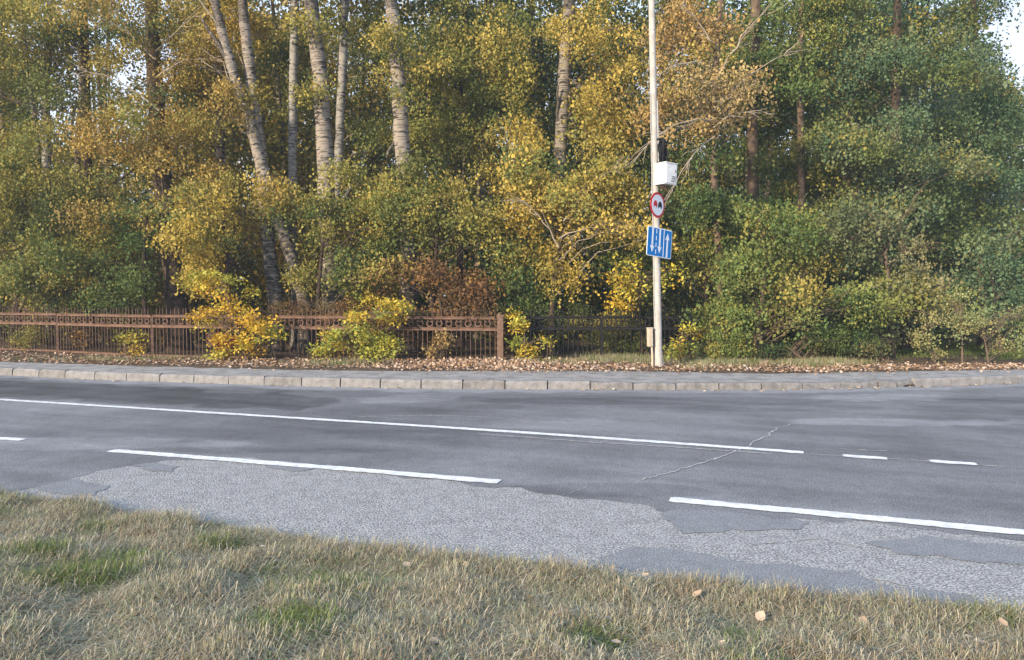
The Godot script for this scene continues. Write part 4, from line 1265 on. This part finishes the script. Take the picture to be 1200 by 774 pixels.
func build_litter() -> void:
	var small := curled_leaf(0.075, 0.055)
	var pal := [Color(0.36, 0.25, 0.17), Color(0.27, 0.17, 0.11), Color(0.46, 0.34, 0.25), Color(0.20, 0.12, 0.08), Color(0.30, 0.18, 0.10), Color(0.54, 0.42, 0.33)]
	var where := []
	var tint := []
	var n := 0
	while n < 12500:
		var px := rr(-120, 1300)
		var lo := 421.0
		var hi := 436.0
		if px < 560:
			hi = lerpf(424.0, 434.5, clampf(px / 480.0, 0.0, 1.0))
			lo = lerpf(407.0, 421.0, clampf(px / 260.0, 0.0, 1.0))
		elif px < 900:
			lo = 425.5; hi = 436.0
		else:
			lo = 428.5; hi = lerpf(437.5, 433.0, clampf((px - 900.0) / 300.0, 0.0, 1.0))
		var y := lerpf(lo, hi, rng.randf()) + (rng.randfn() * 2.5 if rng.randf() < 0.12 else rng.randfn() * 0.5)
		var p := on_level(px, y, 0.21)
		n += 1
		where.append(Transform3D(Basis.from_euler(Vector3(rr(-0.7, 0.7), rr(-PI, PI), rr(-0.7, 0.7))).scaled(Vector3.ONE * rr(0.7, 1.4)), Vector3(p.x, soil_height(p.x, p.z) + rr(0.004, 0.05), p.z)))
		tint.append(pal[rng.randi() % pal.size()])
	# a heap where the leaves drift against the fence end, and strays in the gutter and on the pavement
	for k in 1500:
		var p := on_level(560 + rng.randfn() * 60, 428 + rng.randfn() * 2.5, 0.21)
		if p.z < -24: continue
		where.append(Transform3D(any_turn(rr(0.8, 1.4)), Vector3(p.x, 0.23 + rng.randf() * 0.10 * exp(-pow((p.z + 21.8), 2)), p.z)))
		tint.append(pal[rng.randi() % pal.size()])
	for k in 900:
		var d := rng.randf() * kerb_curve.get_baked_length()
		var p := kerb_curve.sample_baked(d)
		if (p.x < 1.0 and rng.randf() < 0.75): continue
		where.append(Transform3D(Basis.from_euler(Vector3(rr(-0.3, 0.3), rr(-PI, PI), rr(-0.3, 0.3))).scaled(Vector3.ONE * rr(0.7, 1.3)), p + Vector3(0, 0.016, 0.03 + absf(rng.randfn()) * 0.10)))
		tint.append([Color(0.55, 0.42, 0.30), Color(0.62, 0.50, 0.38), Color(0.46, 0.30, 0.18), Color(0.22, 0.13, 0.08)][rng.randi() % 4])
	for k in 160:
		var p := on_level(rr(0, 1200), rr(431, 444), 0.21)
		if kerb_curve.get_closest_point(p).z - p.z < 0.2: continue
		where.append(Transform3D(Basis.from_euler(Vector3(rr(-0.3, 0.3), rr(-PI, PI), rr(-0.3, 0.3))).scaled(Vector3.ONE * rr(0.5, 0.9)), Vector3(p.x, 0.222, p.z)))
		tint.append(pal[rng.randi() % pal.size()])
	tag(scatter("leaf_litter", small, M.litter, self, where, tint), "brown and tan fallen leaves drifted along the fence and gutter", "leaves", "", "stuff")

	# single leaves lying in the grass of the near bank
	var big := curled_leaf(0.075, 0.06)
	for q in [[284, 634], [279, 652], [310, 640], [600, 745], [722, 755], [503, 750], [620, 700], [545, 667], [642, 678], [760, 672], [785, 712], [888, 728], [922, 722], [1010, 733], [1128, 745], [1155, 755], [660, 765], [720, 727], [812, 700], [95, 640], [480, 660], [1060, 752], [840, 760], [560, 690], [1180, 735], [190, 641]]:
		var p := on_level(q[0], q[1], 0.12)
		for k in 4:   # settle on the bank
			p = on_level(q[0], q[1], verge_height(p.x, p.z) + 0.07)
		var o := part("fallen_leaf", big, leaf_tone([Color(0.46, 0.35, 0.25), Color(0.55, 0.45, 0.35), Color(0.38, 0.27, 0.18)][rng.randi() % 3]), self, Transform3D(Basis.from_euler(Vector3(rr(-0.5, 0.3), rr(-PI, PI), rr(-0.4, 0.4))).scaled(Vector3.ONE * rr(0.7, 1.15)), p))
		tag(o, "single curled tan leaf lying in the dry grass of the near bank", "leaf", "fallen leaves in the near grass")

var tones := {}
func leaf_tone(c: Color) -> StandardMaterial3D:
	if not tones.has(c):
		tones[c] = std(c.linear_to_srgb(), 0.75)
	return tones[c]

# ------------------------------------------------------------------ scene

func _ready() -> void:
	rng.seed = 20240917
	gap_noise.seed = 3
	gap_noise.frequency = 0.42
	gap_noise.fractal_octaves = 2
	tone_noise.seed = 8
	tone_noise.frequency = 0.16
	tone_noise.fractal_octaves = 3

	var cam := Camera3D.new()
	cam.name = "camera"
	cam.position = EYE
	cam.rotation.x = PITCH
	cam.fov = rad_to_deg(2.0 * atan(387.0 / FOCAL))
	cam.far = 2000.0
	cam.current = true
	add_child(cam)

	var we := WorldEnvironment.new()
	we.name = "environment"
	var env := Environment.new()
	env.background_mode = Environment.BG_SKY
	var sky := ProceduralSkyMaterial.new()
	sky.sky_top_color = Color(0.62, 0.74, 0.90)
	sky.sky_horizon_color = Color(0.93, 0.94, 0.97)
	sky.sky_curve = 0.25
	sky.ground_bottom_color = Color(0.30, 0.29, 0.27)
	sky.ground_horizon_color = Color(0.80, 0.80, 0.80)
	env.sky = Sky.new()
	env.sky.sky_material = sky
	env.tonemap_mode = Environment.TONE_MAPPER_LINEAR
	env.tonemap_exposure = 1.85
	env.fog_enabled = true
	env.fog_density = 0.001
	env.fog_light_color = Color(0.86, 0.92, 1.0)
	env.sdfgi_enabled = true
	env.ssao_enabled = true
	env.ssil_enabled = true
	we.environment = env
	add_child(we)

	var sun := DirectionalLight3D.new()
	sun.name = "sun"
	sun.light_color = Color(1.0, 0.92, 0.79)
	sun.light_energy = 1.4
	sun.light_angular_distance = 2.0
	sun.shadow_enabled = true
	add_child(sun)
	sun.look_at_from_position(Vector3(-7.2, 3.9, 8.0), Vector3.ZERO)

	make_materials()
	print("materials")
	clump.round = make_clump(60, 0.46, 0.102, 0.082, 0.3)
	clump.large = make_clump(16, 0.30, 0.15, 0.085, 0.9)
	build_ground()
	print("ground")
	var brown := []
	for p in [[-40, 413, 29.0], [68, 413.5, 27.2], [179, 419, 25.3], [304, 422, 24.2], [440, 423, 23.4], [586, 424, 22.9]]:
		var q := at(p[0], p[1], p[2])
		q.y = 0.0
		brown.append(q)
	build_fence("iron_fence", "rusty brown iron fence with scroll rings between its rails", brown, M.rust, M.rail, M.post, 2, 5)
	var blackp := []
	for p in [[604, 23.4], [705, 23.6], [812, 23.9], [925, 24.3], [1040, 25.0]]:
		var q := at(p[0], 424, p[1])
		q.y = 0.0
		blackp.append(q)
	build_fence("iron_fence", "black iron fence continuing behind the pole and thicket", blackp, M.black_iron, M.black_iron, M.black_iron, -1, -1)
	var ff := at(40, 350, 31.5)
	ff.y = soil_height(ff.x, ff.z)
	var bar := thing("bar_frame", ff, "pale metal bar frame glimpsed behind the olive-green tree", "frame")
	for h in [2.42, 2.56]:
		var b0 := Shape.new()
		b0.tube([Vector3(-0.1, h, 0), Vector3(1.5, h, 0)], [0.028, 0.028], 8)
		part("crossbar", b0.commit(), M.galvanised, bar)
	for x in [0.0, 1.4]:
		var b1 := Shape.new()
		b1.tube([Vector3(x, -0.05, 0), Vector3(x, 2.6, 0)], [0.03, 0.03], 8)
		part("post", b1.commit(), M.galvanised, bar)
	build_pole()
	print("pole")
	build_trees()
	print("trees")
	build_grass()
	build_litter()
	print("done")
